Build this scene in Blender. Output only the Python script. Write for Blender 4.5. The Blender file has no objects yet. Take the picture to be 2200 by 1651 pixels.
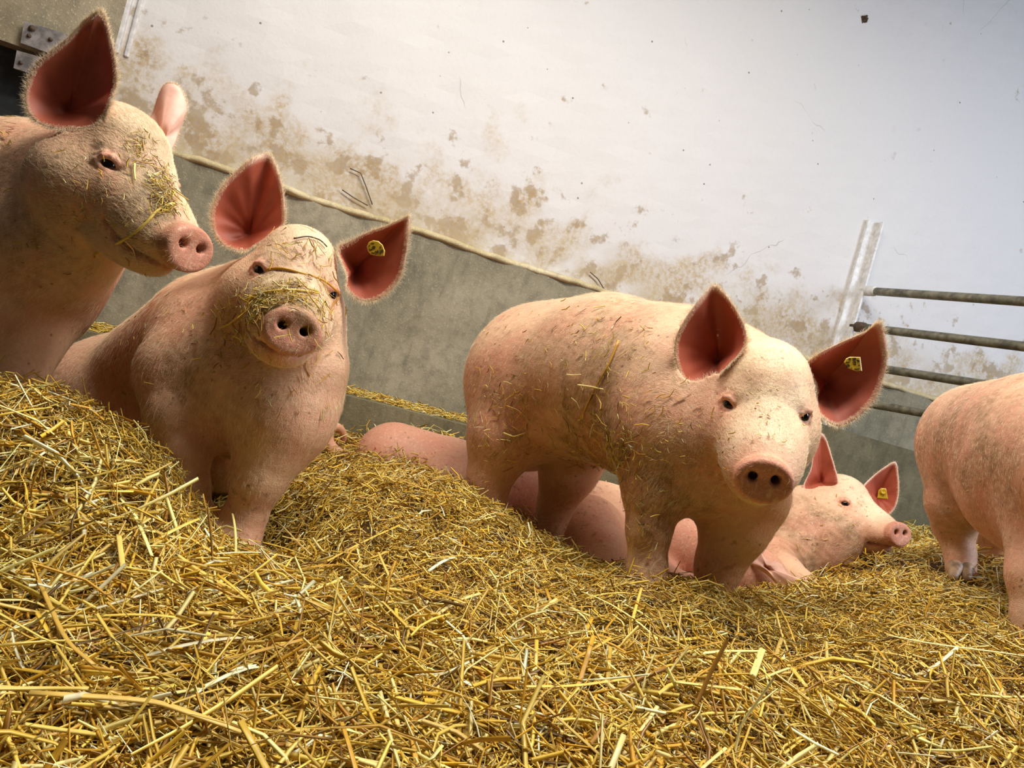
import bpy, bmesh, math, random, time
import numpy as np
from mathutils import Vector, Matrix
from mathutils.bvhtree import BVHTree

T0 = time.time()
rng = np.random.default_rng(7)
random.seed(7)
scene = bpy.context.scene
col = scene.collection

# ------------------------------------------------------------------ camera
FPX = 1589.0                       # focal length in pixels of the 2200 px wide frame
CAM_H = 0.75
PITCH, ROLL = math.radians(-1.0), math.radians(15.5)
fwd = Vector((0, math.cos(PITCH), math.sin(PITCH)))
r0 = Vector((1, 0, 0)); u0 = r0.cross(fwd)
Rc = (r0 * math.cos(ROLL) + u0 * math.sin(ROLL)).normalized()
Uc = (u0 * math.cos(ROLL) - r0 * math.sin(ROLL)).normalized()
cam_loc = Vector((0, 0, CAM_H))
cd = bpy.data.cameras.new('camera'); cam = bpy.data.objects.new('camera', cd); col.objects.link(cam)
cd.sensor_width = 36; cd.sensor_fit = 'HORIZONTAL'; cd.lens = 36 * FPX / 2200
cd.clip_start = 0.02; cd.clip_end = 60
M = Matrix((( Rc.x, Uc.x, -fwd.x, cam_loc.x), (Rc.y, Uc.y, -fwd.y, cam_loc.y), (Rc.z, Uc.z, -fwd.z, cam_loc.z), (0, 0, 0, 1)))
cam.matrix_world = M
scene.camera = cam

# ------------------------------------------------------------------ light and exposure
scene.view_settings.view_transform = 'Standard'
scene.view_settings.look = 'None'
scene.view_settings.gamma = 1.0
scene.view_settings.use_curve_mapping = False
scene.view_settings.exposure = 0.22
world = bpy.data.worlds.new('barn_air'); scene.world = world; world.use_nodes = True
world.node_tree.nodes['Background'].inputs[0].default_value = (1.0, 0.93, 0.84, 1)
world.node_tree.nodes['Background'].inputs[1].default_value = 0.05

def area(name, loc, target, sx, sy, power, color):
    l = bpy.data.lights.new(name, 'AREA'); l.shape = 'RECTANGLE'; l.size = sx; l.size_y = sy
    l.energy = power; l.color = color
    o = bpy.data.objects.new(name, l); col.objects.link(o); o.location = loc
    o.rotation_euler = (Vector(target) - Vector(loc)).to_track_quat('-Z', 'Y').to_euler()
    return o
area('ceiling_lamp', (0.25, 1.18, 2.85), (0.2, 1.45, 0.3), 1.3, 0.30, 57, (1.0, 0.955, 0.88))
area('ceiling_lamp', (-0.95, 1.60, 2.85), (-0.95, 1.8, 0.3), 1.0, 0.30, 17, (1.0, 0.955, 0.88))
area('ceiling_lamp', (1.6, 1.15, 2.9), (1.4, 1.5, 0.3), 1.2, 0.30, 26, (1.0, 0.955, 0.88))
area('side_window', (3.6, 1.2, 2.2), (1.6, 3.4, 1.6), 1.2, 1.0, 66, (0.72, 0.82, 1.0))

# ------------------------------------------------------------------ helpers
RcN, UcN, FN, CN = (np.array(v) for v in (Rc, Uc, fwd, cam_loc))
def U(px, py, d):
    """world point seen at (px, py) of the photograph at depth d metres"""
    return CN + RcN * ((px - 1100) / FPX * d) - UcN * ((py - 825.5) / FPX * d) + FN * d
def project(P):
    Q = np.asarray(P) - CN
    d = Q @ FN
    return np.stack([1100 + FPX * (Q @ RcN) / d, 825.5 - FPX * (Q @ UcN) / d, d], -1)
def lin(c):
    c = np.asarray(c, float) / 255.0
    return np.where(c <= 0.04045, c / 12.92, ((c + 0.055) / 1.055) ** 2.4)
def L4(r, g, b): return tuple(float(x) for x in lin((r, g, b))) + (1.0,)
def smooth(e0, e1, x):
    t = np.clip((x - e0) / (e1 - e0), 0, 1); return t * t * (3 - 2 * t)

def tag(o, label=None, cat=None, group=None, kind=None):
    if label: o['label'] = label
    if cat: o['category'] = cat
    if group: o['group'] = group
    if kind: o['kind'] = kind
    return o
def empty(name, loc):
    o = bpy.data.objects.new(name, None); col.objects.link(o); o.location = loc; o.empty_display_size = 0.1
    return o
def mesh_obj(name, V, F, mat, parent=None, smooth_shade=True, colors=None, loc=None):
    """V in world coordinates; the object's origin is put at loc (or the parent's place)"""
    V = np.asarray(V, dtype=np.float64)
    base = np.zeros(3)
    if parent is not None:
        p = parent
        while p is not None: base = base + np.array(p.location); p = p.parent
    off = base if loc is None else np.asarray(loc, float)
    me = bpy.data.meshes.new(name)
    if isinstance(F, np.ndarray):
        n, k = F.shape
        me.vertices.add(len(V)); me.vertices.foreach_set('co', (V - off).astype(np.float32).ravel())
        me.loops.add(n * k); me.loops.foreach_set('vertex_index', F.astype(np.int32).ravel())
        me.polygons.add(n); me.polygons.foreach_set('loop_start', np.arange(0, n * k, k, dtype=np.int32))
        me.polygons.foreach_set('loop_total', np.full(n, k, dtype=np.int32))
        me.update(calc_edges=True)
    else:
        me.from_pydata((V - off).tolist(), [], F); me.update()
    if smooth_shade: me.polygons.foreach_set('use_smooth', np.ones(len(me.polygons), dtype=bool))
    if colors is not None: set_color(me, colors)
    me.materials.append(mat)
    o = bpy.data.objects.new(name, me); col.objects.link(o)
    if parent is not None: o.parent = parent
    o.location = off - base if parent is not None else off
    return o
def set_color(me, c, name='Col'):
    a = me.color_attributes.new(name, 'FLOAT_COLOR', 'POINT')
    c4 = np.ones((len(c), 4), np.float32); c4[:, :c.shape[1]] = c
    a.data.foreach_set('color', c4.ravel())
def hair_obj(name, P, rad, mat, parent):
    """P: (n strands, k points, 3) world"""
    n, k, _ = P.shape
    h = bpy.data.hair_curves.new(name)
    h.add_curves([k] * n)
    base = np.zeros(3); p = parent
    while p is not None: base = base + np.array(p.location); p = p.parent
    h.position_data.foreach_set('vector', (P - base).astype(np.float32).ravel())
    ra = h.attributes.get('radius') or h.attributes.new('radius', 'FLOAT', 'POINT')
    ra.data.foreach_set('value', np.broadcast_to(np.asarray(rad, np.float32), (n, k)).ravel())
    h.materials.append(mat)
    o = bpy.data.objects.new(name, h); col.objects.link(o); o.parent = parent
    o['kind'] = 'stuff'
    return o
def box(c, ax, ay, az, bev=0.0):
    """c centre, ax/ay/az half-axis vectors -> verts, faces of a bevelled box"""
    bm = bmesh.new(); bmesh.ops.create_cube(bm, size=2.0)
    ax, ay, az = (np.asarray(v, float) for v in (ax, ay, az))
    L = [np.linalg.norm(v) for v in (ax, ay, az)]
    for v in bm.verts: v.co = Vector((v.co.x * L[0], v.co.y * L[1], v.co.z * L[2]))
    if bev > 0: bmesh.ops.bevel(bm, geom=list(bm.edges), offset=bev, segments=2, affect='EDGES', profile=0.5)
    bmesh.ops.recalc_face_normals(bm, faces=list(bm.faces))
    R = np.stack([ax / L[0], ay / L[1], az / L[2]])
    V = np.array([v.co[:] for v in bm.verts]) @ R + np.asarray(c, float)
    F = [[v.index for v in f.verts] for f in bm.faces]; bm.free()
    return V, F
def tube(pts, rad, seg=10, caps=True):
    pts = np.asarray(pts, float); n = len(pts); rad = np.broadcast_to(rad, n)
    V = []; F = []
    t = np.gradient(pts, axis=0); t /= np.linalg.norm(t, axis=1, keepdims=True)
    up = np.array([0, 0, 1.0]) if abs(t[0][2]) < 0.9 else np.array([1.0, 0, 0])
    a = np.cross(t, up); a /= np.linalg.norm(a, axis=1, keepdims=True); b = np.cross(t, a)
    for i in range(n):
        for k in range(seg):
            th = 2 * math.pi * k / seg
            V.append(pts[i] + rad[i] * (math.cos(th) * a[i] + math.sin(th) * b[i]))
    for i in range(n - 1):
        for k in range(seg):
            F.append([i * seg + k, i * seg + (k + 1) % seg, (i + 1) * seg + (k + 1) % seg, (i + 1) * seg + k])
    if caps: F.append(list(range(seg))[::-1]); F.append([(n - 1) * seg + k for k in range(seg)])
    return np.array(V), F

# ------------------------------------------------------------------ materials
class NT:
    def __init__(self, name):
        self.m = bpy.data.materials.new(name); self.m.use_nodes = True
        self.t = self.m.node_tree; self.b = self.t.nodes['Principled BSDF']
    def n(self, typ, **kw):
        nd = self.t.nodes.new('ShaderNode' + typ)
        for k, v in kw.items():
            if k.startswith('i_'): nd.inputs[k[2:].replace('_', ' ')].default_value = v
            else: setattr(nd, k, v)
        return nd
    def l(self, a, b): self.t.links.new(a, b)
    def coord(self): return self.n('TexCoord').outputs['Object']
    def noise(self, vec, scale, detail=4, rough=0.55, mapscale=None):
        if mapscale:
            mp = self.n('Mapping'); mp.inputs['Scale'].default_value = mapscale; self.l(vec, mp.inputs[0]); vec = mp.outputs[0]
        nd = self.n('TexNoise'); nd.inputs['Scale'].default_value = scale; nd.inputs['Detail'].default_value = detail
        nd.inputs['Roughness'].default_value = rough; self.l(vec, nd.inputs['Vector']); return nd.outputs['Fac']
    def ramp(self, fac, stops):
        r = self.n('ValToRGB'); e = r.color_ramp.elements
        while len(e) < len(stops): e.new(0.5)
        for el, (p, c) in zip(e, stops): el.position = p; el.color = c if len(c) == 4 else c + (1,)
        self.l(fac, r.inputs[0]); return r.outputs[0]
    def mix(self, fac, a, b, mode='MIX'):
        m = self.n('Mix', data_type='RGBA', blend_type=mode)
        for s, v in ((m.inputs[0], fac), (m.inputs[6], a), (m.inputs[7], b)):
            if isinstance(v, (int, float)): s.default_value = v
            elif isinstance(v, tuple): s.default_value = v
            else: self.l(v, s)
        return m.outputs[2]
    def math(self, op, a, b=0.0, c=None):
        m = self.n('Math', operation=op)
        for i, v in enumerate((a, b) if c is None else (a, b, c)):
            if isinstance(v, (int, float)): m.inputs[i].default_value = v
            else: self.l(v, m.inputs[i])
        return m.outputs[0]
    def step(self, x, lo, hi):
        m = self.n('MapRange', interpolation_type='SMOOTHSTEP'); self.l(x, m.inputs[0])
        m.inputs[1].default_value = lo; m.inputs[2].default_value = hi; return m.outputs[0]
    def bump(self, h, strength=0.3, dist=0.01):
        b = self.n('Bump'); b.inputs['Strength'].default_value = strength; b.inputs['Distance'].default_value = dist
        self.l(h, b.inputs['Height']); self.l(b.outputs[0], self.b.inputs['Normal'])
    def set(self, **kw):
        for k, v in kw.items():
            s = self.b.inputs[k.replace('_', ' ')]
            if isinstance(v, (int, float, tuple)): s.default_value = v
            else: self.l(v, s)
        return self
BLK, WHT = (0, 0, 0, 1), (1, 1, 1, 1)

def skin_material(name):
    t = NT(name); c = t.coord()
    vc = t.n('VertexColor', layer_name='Col').outputs[0]
    n1 = t.noise(c, 9, 3); n2 = t.noise(c, 60, 4); n3 = t.noise(c, 420, 2)
    colr = t.mix(t.math('MULTIPLY', t.step(n1, 0.38, 0.70), 0.5), vc, L4(212, 136, 108), 'MIX')
    # scattered dirt flecks
    fl = t.math('MULTIPLY', t.step(n2, 0.55, 0.70), t.step(t.noise(c, 6, 2), 0.38, 0.60))
    colr = t.mix(t.math('MULTIPLY', fl, 0.55), colr, L4(140, 96, 54))
    colr = t.mix(t.math('MULTIPLY', t.step(n3, 0.35, 0.7), 0.18), colr, L4(242, 206, 180))
    vs = t.n('TexVoronoi'); vs.inputs['Scale'].default_value = 55; t.l(c, vs.inputs['Vector']); vc2 = t.n('SeparateColor'); t.l(vs.outputs['Color'], vc2.inputs[0])
    spk = t.math('MULTIPLY', t.step(vs.outputs['Distance'], 0.22, 0.10), t.step(vc2.outputs[0], 0.80, 0.84))
    colr = t.mix(t.math('MULTIPLY', spk, 0.6), colr, L4(112, 66, 44))
    hs = t.noise(c, 130, 3, 0.6, (1.0, 1.0, 0.35)); colr = t.mix(t.math('MULTIPLY', t.step(hs, 0.52, 0.72), 0.30), colr, L4(246, 226, 188))
    t.set(Base_Color=colr, Roughness=0.52, Subsurface_Weight=0.07)
    t.b.inputs['Subsurface Radius'].default_value = (1.0, 0.4, 0.25); t.b.inputs['Subsurface Scale'].default_value = 0.006
    t.b.inputs['Specular IOR Level'].default_value = 0.3
    h = t.math('ADD', t.math('MULTIPLY', n2, 0.6), t.math('MULTIPLY', n3, 0.35))
    wr = t.noise(c, 26, 4, 0.6, (1.0, 1.0, 2.6)); h = t.math('ADD', h, t.math('MULTIPLY', wr, 0.8)); t.bump(h, 0.42, 0.005)
    return t.m
M_SKIN = skin_material('pig_skin')

def ear_material():
    t = NT('ear_skin'); c = t.coord()
    vc = t.n('VertexColor', layer_name='Col').outputs[0]
    n1 = t.noise(c, 18, 3); n2 = t.noise(c, 160, 3)
    colr = t.mix(t.math('MULTIPLY', t.step(n1, 0.35, 0.75), 0.35), vc, L4(120, 50, 34), 'MIX')
    t.set(Base_Color=colr, Roughness=0.5, Subsurface_Weight=0.16)
    t.b.inputs['Subsurface Radius'].default_value = (1.0, 0.35, 0.2); t.b.inputs['Subsurface Scale'].default_value = 0.008
    t.b.inputs['Specular IOR Level'].default_value = 0.25
    t.bump(t.math('ADD', n1, t.math('MULTIPLY', n2, 0.2)), 0.25, 0.004)
    return t.m
M_EAR = ear_material()

def eye_material():
    t = NT('eye_wet'); vc = t.n('VertexColor', layer_name='Col').outputs[0]
    t.set(Base_Color=vc, Roughness=0.08); t.b.inputs['Coat Weight'].default_value = 0.0; t.b.inputs['Specular IOR Level'].default_value = 0.35
    return t.m
M_EYE = eye_material()
def hair_material():
    t = NT('bristle'); t.set(Base_Color=L4(240, 222, 186), Roughness=0.4); t.b.inputs['Specular IOR Level'].default_value = 0.4
    return t.m
M_HAIR = hair_material()
def straw_material():
    t = NT('straw'); c = t.coord(); vc = t.n('VertexColor', layer_name='Col').outputs[0]
    n = t.noise(c, 90, 3); n2 = t.noise(c, 14, 2)
    colr = t.mix(t.math('MULTIPLY', t.step(n, 0.5, 0.75), 0.30), vc, L4(150, 104, 34))
    colr = t.mix(t.math('MULTIPLY', t.step(n2, 0.5, 0.8), 0.25), colr, L4(236, 206, 110))
    t.set(Base_Color=colr, Roughness=0.38); t.b.inputs['Specular IOR Level'].default_value = 0.55
    return t.m
M_STRAW = straw_material()
def litter_material():
    t = NT('straw_litter'); c = t.coord()
    n = t.noise(c, 70, 5, 0.7); n2 = t.noise(c, 8, 3)
    colr = t.ramp(n, [(0.3, L4(48, 30, 10)), (0.55, L4(112, 78, 26)), (0.75, L4(150, 112, 46))])
    colr = t.mix(t.math('MULTIPLY', n2, 0.4), colr, L4(66, 44, 18))
    t.set(Base_Color=colr, Roughness=0.9); t.bump(n, 0.8, 0.02); return t.m
M_LITTER = litter_material()
def tag_material():
    t = NT('tag_yellow'); n = t.noise(t.coord(), 120, 3)
    t.set(Base_Color=t.ramp(n, [(0.3, L4(168, 130, 18)), (0.7, L4(208, 170, 34))]), Roughness=0.4); return t.m
M_TAG = tag_material()
def plain(name, rgb, rough=0.5, metal=0.0, var=0.25, scale=40):
    t = NT(name); n = t.noise(t.coord(), scale, 4)
    a = L4(*rgb); b = L4(*[max(0, int(v * (1 - var))) for v in rgb])
    t.set(Base_Color=t.ramp(n, [(0.35, b), (0.65, a)]), Roughness=rough, Metallic=metal); t.bump(n, 0.15, 0.004); return t.m
M_INK = plain('tag_print', (52, 40, 10), 0.7)
M_HOOF = plain('hoof_horn', (206, 170, 132), 0.5, 0, 0.3, 60)

# ------------------------------------------------------------------ setting
YAW = math.radians(17.0)
tW = np.array([math.cos(YAW), math.sin(YAW), 0.0]); nW = np.array([math.sin(YAW), -math.cos(YAW), 0.0]); Z = np.array([0, 0, 1.0])
W0 = np.array([0, 3.0, 0.0])
def hit(px, py, off=0.0):
    """(s, z) on the plane off metres in front of the wall face, seen at a pixel"""
    d = U(px, py, 1.0) - CN
    o = W0 + nW * off
    k = ((o - CN) @ nW) / (d @ nW)
    P = CN + d * k - o
    return P @ tW, P[2]
def wp(s, z, off=0.0): return W0 + nW * off + tW * s + Z * z
zl = float(np.mean([hit(x, y)[1] for x, y in ((370, 322), (870, 492), (1250, 608), (1910, 832))]))
s_left = hit(262, 60)[0]
s_right = 3.6

def wall_material():
    t = NT('limewashed_plaster'); c = t.coord()
    sx = t.n('SeparateXYZ'); t.l(c, sx.inputs[0]); zz = sx.outputs['Z']       # local z = height above the ledge
    n_big = t.noise(c, 1.3, 3); n_mid = t.noise(c, 7, 5, 0.6); n_fine = t.noise(c, 60, 4, 0.65)
    base = t.mix(n_big, L4(203, 201, 200), L4(213, 209, 205))
    base = t.mix(t.math('MULTIPLY', t.step(n_fine, 0.45, 0.75), 0.25), base, L4(200, 196, 190))
    # brown smears: thick just above the ledge, thinning upwards
    fade = t.step(zz, 0.62, 0.0)
    blot = t.math('ADD', t.math('MULTIPLY', t.noise(c, 6.0, 6, 0.58, (1.0, 1.0, 0.95)), 0.70), t.math('MULTIPLY', t.noise(c, 2.6, 2), 0.30))
    thr = t.math('ADD', t.math('MULTIPLY', fade, 0.28), blot)
    sm = t.step(thr, 0.62, 0.80)
    smc = t.math('MULTIPLY', sm, t.math('ADD', t.math('MULTIPLY', t.step(n_fine, 0.35, 0.65), 0.55), 0.25))
    base = t.mix(smc, base, t.mix(n_mid, L4(146, 116, 62), L4(196, 172, 128)))
    sm2 = t.step(t.math('ADD', t.noise(c, 11, 5, 0.6), t.math('MULTIPLY', fade, 0.17)), 0.66, 0.75)
    base = t.mix(t.math('MULTIPLY', sm2, 0.62), base, t.mix(n_fine, L4(104, 78, 38), L4(170, 140, 88)))
    low = t.math('MULTIPLY', t.step(zz, 0.30, 0.0), t.step(n_mid, 0.32, 0.62))
    base = t.mix(t.math('MULTIPLY', low, 0.60), base, L4(176, 160, 128))
    # fly specks
    vo = t.n('TexVoronoi'); vo.inputs['Scale'].default_value = 16; t.l(c, vo.inputs['Vector'])
    sp = t.math('MULTIPLY', t.step(vo.outputs['Distance'], 0.085, 0.05), t.step(t.n('SeparateColor').outputs[0], 0.5, 0.5))
    sc = t.n('SeparateColor'); t.l(vo.outputs['Color'], sc.inputs[0])
    sp = t.math('MULTIPLY', t.step(vo.outputs['Distance'], 0.085, 0.045), t.step(sc.outputs[0], 0.78, 0.82))
    base = t.mix(t.math('MULTIPLY', sp, 0.75), base, L4(84, 74, 66))
    # cracks
    ve = t.n('TexVoronoi', feature='DISTANCE_TO_EDGE'); ve.inputs['Scale'].default_value = 2.1
    wn = t.n('TexNoise'); wn.inputs['Scale'].default_value = 9; t.l(c, wn.inputs['Vector'])
    wv = t.n('Mix', data_type='VECTOR'); wv.inputs[0].default_value = 0.06; t.l(c, wv.inputs[4]); t.l(wn.outputs['Color'], wv.inputs[5])
    t.l(wv.outputs[1], ve.inputs['Vector'])
    cr = t.math('MULTIPLY', t.step(ve.outputs['Distance'], 0.004, 0.001), t.step(t.noise(c, 2.2, 2), 0.60, 0.66))
    base = t.mix(t.math('MULTIPLY', cr, 0.5), base, L4(150, 142, 132))
    t.set(Base_Color=base, Roughness=0.85)
    hgt = t.math('ADD', t.math('MULTIPLY', n_mid, 0.5), t.math('MULTIPLY', n_fine, 0.3))
    hgt = t.math('SUBTRACT', hgt, t.math('MULTIPLY', cr, 0.3))
    t.bump(hgt, 0.30, 0.012)
    return t.m
def concrete_material(name, a, b, c3, streak=True):
    t = NT(name); c = t.coord()
    n1 = t.noise(c, 2.2, 4, 0.6); n2 = t.noise(c, 22, 5, 0.65); n3 = t.noise(c, 150, 3)
    base = t.ramp(n1, [(0.30, L4(*a)), (0.52, L4(*b)), (0.72, L4(*c3))])
    base = t.mix(t.math('MULTIPLY', t.step(n2, 0.42, 0.7), 0.5), base, L4(*[int(v * 0.70) for v in b]))
    base = t.mix(t.math('MULTIPLY', t.step(n3, 0.55, 0.75), 0.4), base, L4(*[min(255, int(v * 1.2)) for v in c3]))
    if streak:
        st = t.noise(c, 6, 4, 0.6, (5.0, 5.0, 0.8))
        base = t.mix(t.math('MULTIPLY', t.step(st, 0.5, 0.75), 0.35), base, L4(*[int(v * 0.62) for v in a]))
    t.set(Base_Color=base, Roughness=0.8)
    t.bump(t.math('ADD', n2, t.math('MULTIPLY', n3, 0.4)), 0.4, 0.008); return t.m
M_WALL = wall_material()
M_CONC = concrete_material('stained_concrete', (112, 108, 86), (138, 131, 108), (162, 154, 130))
M_CONC_D = concrete_material('damp_concrete', (90, 84, 58), (112, 104, 76), (134, 124, 94))
M_LEDGE = concrete_material('ledge_mortar', (168, 148, 102), (198, 182, 142), (220, 210, 182), False)

def grid_slab(name, s0, s1, z0, z1, off, thick, mat, nz=2, ns=2, rough=0.0, origin=None, parent=None, kind='structure', lbl=None):
    """upright slab facing the room: a front grid with small unevenness, back and edges"""
    S = np.linspace(s0, s1, ns + 1); ZZ = np.linspace(z0, z1, nz + 1)
    V = []; F = []
    for k in (0, 1):
        for j, z in enumerate(ZZ):
            for i, s in enumerate(S):
                o = off - thick * k
                if k == 0: o += rough * (math.sin(s * 13.1 + z * 7) * 0.5 + math.sin(s * 31 + z * 23 + 1) * 0.3 + math.sin(z * 41 + s * 5) * 0.2)
                V.append(wp(s, z, o))
    A = (ns + 1) * (nz + 1)
    for j in range(nz):
        for i in range(ns):
            q = [j * (ns + 1) + i, j * (ns + 1) + i + 1, (j + 1) * (ns + 1) + i + 1, (j + 1) * (ns + 1) + i]
            F.append(q); F.append([v + A for v in q[::-1]])
    for i in range(ns):
        F.append([i + 1, i, i + A, i + 1 + A]); b = nz * (ns + 1); F.append([b + i, b + i + 1, b + i + 1 + A, b + i + A])
    for j in range(nz):
        a, b = j * (ns + 1), (j + 1) * (ns + 1); F.append([a, b, b + A, a + A])
        a += ns; b += ns; F.append([b, a, a + A, b + A])
    o = mesh_obj(name, np.array(V), F, mat, parent=parent, loc=origin if origin is not None else wp(0, 0, 0))
    if origin is not None or parent is None: pass
    for p in o.data.polygons: p.use_smooth = False
    if kind: o['kind'] = kind
    return o

wall = grid_slab('wall_back', s_left, s_right, zl - 0.02, 3.4, 0.0, 0.2, M_WALL, 40, 60, 0.004, origin=wp(0, zl, 0))
wall.rotation_euler = (0, 0, 0)
# lower concrete plinth under the ledge, on which the limewash ends
trim1 = grid_slab('trim_1', hit(180, 330)[0], s_right, 0.0, zl - 0.012, 0.035, 0.2, M_CONC, 12, 60, 0.006, origin=wp(0, 0, 0.035))
# mortar lip running along the top of the plinth
S = np.linspace(hit(180, 330)[0], s_right, 120); V = []; F = []
prof = [(0.0, 0.010), (0.030, 0.008), (0.044, 0.001), (0.047, -0.007), (0.040, -0.014), (0.0, -0.018)]
for i, s in enumerate(S):
    w = 1 + 0.35 * math.sin(s * 17) * math.sin(s * 5.3 + 1) + 0.2 * random.uniform(-1, 1); dz = 0.004 * math.sin(s * 9.2) + 0.003 * random.uniform(-1, 1)
    for (o, z) in prof: V.append(wp(s, zl + z * (0.9 + 0.2 * w) + dz, o * w))
k = len(prof)
for i in range(len(S) - 1):
    for j in range(k - 1): F.append([i * k + j, i * k + j + 1, (i + 1) * k + j + 1, (i + 1) * k + j])
lip = mesh_obj('trim_2', np.array(V), F, M_LEDGE, loc=wp(0, zl, 0)); lip['kind'] = 'structure'
# kerb in front of the plinth, strewn with straw
KW = 0.26
kz = float(np.mean([hit(717, 845, KW)[1], hit(1000, 913, KW)[1]]))
kerb = grid_slab('trim_3', hit(150, 760, KW)[0], hit(1500, 1000, KW)[0], 0.0, kz, KW, KW + 0.02, M_CONC_D, 8, 40, 0.006, origin=wp(0, 0, KW)); 
# raised block at the right end behind the railing
BW = 0.16
bz = float(np.mean([hit(1767, 912, BW)[1], hit(1980, 974, BW)[1]]))
block = grid_slab('trim_4', hit(1500, 1000, BW)[0] + 0.0, s_right, 0.0, bz, BW, BW + 0.02, M_CONC_D, 8, 30, 0.006, origin=wp(0, 0, BW))
# barn floor under the bedding
V = [(-3, -0.6, 0), (4.5, -0.6, 0), (4.5, 4.6, 0), (-3, 4.6, 0)]
V = np.array(V + [(x, y, -0.15) for x, y, _ in V], float)
fl = mesh_obj('floor', V, [[0, 1, 2, 3], [7, 6, 5, 4], [0, 4, 5, 1], [1, 5, 6, 2], [2, 6, 7, 3], [3, 7, 4, 0]], M_CONC_D, smooth_shade=False, loc=(0, 0, 0)); fl['kind'] = 'structure'

# left end: concrete lintel, dark door, steel hinge straps
s_far = s_left - 1.6
zlin = hit(0, 88)[1]
M_BLOCK = concrete_material('rough_block', (128, 116, 88), (168, 156, 130), (196, 188, 168), False)
lint = grid_slab('wall_left', s_far, s_left - 0.002, zlin, 3.4, 0.012, 0.2, M_BLOCK, 14, 16, 0.012, origin=wp(s_left, zlin, 0))
M_DOOR = plain('dark_door', (44, 48, 50), 0.6, 0.0, 0.3, 30)
door = grid_slab('door_1', s_far, s_left - 0.03, 0.0, zlin + 0.05, -0.06, 0.06, M_DOOR, 4, 6, 0.001, origin=wp(s_left, 0, -0.06))
M_STEEL = plain('worn_steel', (168, 160, 156), 0.55, 0.35, 0.35, 35)
M_RUST = plain('rusty_bolt', (104, 84, 66), 0.8, 0.2, 0.4, 80)
def strap(pxs, off, bolts, nm):
    q = np.array([wp(*hit(x, y, off), off) for x, y in pxs])
    V = np.concatenate([q, q - nW * 0.014]); F = [[3, 2, 1, 0], [4, 5, 6, 7], [0, 1, 5, 4], [1, 2, 6, 5], [2, 3, 7, 6], [3, 0, 4, 7]]
    o = mesh_obj(nm, V, F, M_STEEL, door, smooth_shade=False)
    for (x, y, r) in bolts:
        c = wp(*hit(x, y, off), off)
        a = np.linspace(0, 2 * math.pi, 9)[:-1]
        V = [c + r * (math.cos(t) * tW + math.sin(t) * Z) for t in a] + [c + nW * 0.008 + r * 0.7 * (math.cos(t) * tW + math.sin(t) * Z) for t in a]
        F = [[i, (i + 1) % 8, 8 + (i + 1) % 8, 8 + i] for i in range(8)] + [list(range(8, 16))]
        mesh_obj('bolt', np.array(V), F, M_RUST, o)
    return o
strap([(52, 45), (190, 88), (170, 138), (44, 92)], 0.045, [(69, 61, 0.011), (63, 77, 0.007), (109, 85, 0.007)], 'hinge_strap')
strap([(36, 108), (150, 140), (136, 182), (29, 146)], 0.03, [(45, 135, 0.007)], 'hinge_strap')
# raised plaster rib at the wall's end
M_WHITE = plain('white_paint', (226, 224, 222), 0.6, 0, 0.12, 50)
s1 = hit(258, 75)[0]
for ds, w, o in ((0.0, 0.012, 0.016), (0.035, 0.008, 0.010)):
    V, F = box(wp(s1 + ds, 0.5 * (hit(262, 120)[1] + 3.4), 0.0), tW * w, nW * o, Z * (0.5 * (3.4 - hit(262, 120)[1])), 0.004)
    o = mesh_obj('trim_5' if ds == 0 else 'trim_6', V, F, M_WHITE, loc=wp(s1, 1.5, 0)); o['kind'] = 'structure'

# dried mud splat high on the wall and dark stalks caught on the ledge
M_MUD = plain('dried_mud', (96, 76, 52), 0.9, 0, 0.5, 90)
s_, z_ = hit(1856, 42); V = [wp(s_, z_, .022)]; F = []
for r_, h_ in ((0.55, .016), (1.0, .003)):
    for k in range(18):
        th = 2 * math.pi * k / 18; q = r_ * .017 * (1 + .35 * math.sin(3 * th) * math.sin(7 * th + 1)); V.append(wp(s_ + q * math.cos(th), z_ + q * math.sin(th), h_ + .004 * math.sin(5 * th)))
for k in range(18): a_, b_ = k, (k + 1) % 18; F += [[0, 1 + a_, 1 + b_], [1 + a_, 19 + a_, 19 + b_, 1 + b_]]
tag(mesh_obj('mud_splat', np.array(V), F, M_MUD, None, loc=wp(s_, z_, 0)), 'dried brown mud splat high on the white wall at upper right', 'mud')
# railing: wall post and four pipes
rail = empty('pen_railing', wp(hit(1815, 735)[0], 0.0, 0.03))
tag(rail, 'four-bar grey pipe railing fixed to a white wall post at the right', 'railing')
M_PIPE = plain('galvanised_pipe', (142, 138, 118), 0.45, 0.45, 0.35, 30)
sp, zp1 = hit(1888, 478, 0.03); sp0, zp0 = hit(1815, 735, 0.03)
spm = 0.5 * (sp + sp0)
zb = zp0 - 0.55
V, F = box(wp(spm - 0.02, 0.5 * (zp1 + zb), 0.008), tW * 0.028, nW * 0.012, Z * 0.5 * (zp1 - zb), 0.003)
mesh_obj('post', V, F, M_WHITE, rail)
V, F = box(wp(spm + 0.004, 0.5 * (zp1 + zb), 0.03), tW * 0.005, nW * 0.028, Z * 0.5 * (zp1 - zb), 0.002)
mesh_obj('post_flange', V, F, M_WHITE, rail)
V, F = box(wp(spm + 0.04, 0.5 * (zp1 + zb) - 0.01, 0.006), tW * 0.010, nW * 0.008, Z * 0.5 * (zp1 - zb), 0.002)
mesh_obj('post_flange', V, F, M_WHITE, rail)
zt = hit(1862, 627, 0.05)[1]
ends = [(2200, 648), (2200, 745), (2200, 840), (2200, 925)]
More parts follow.
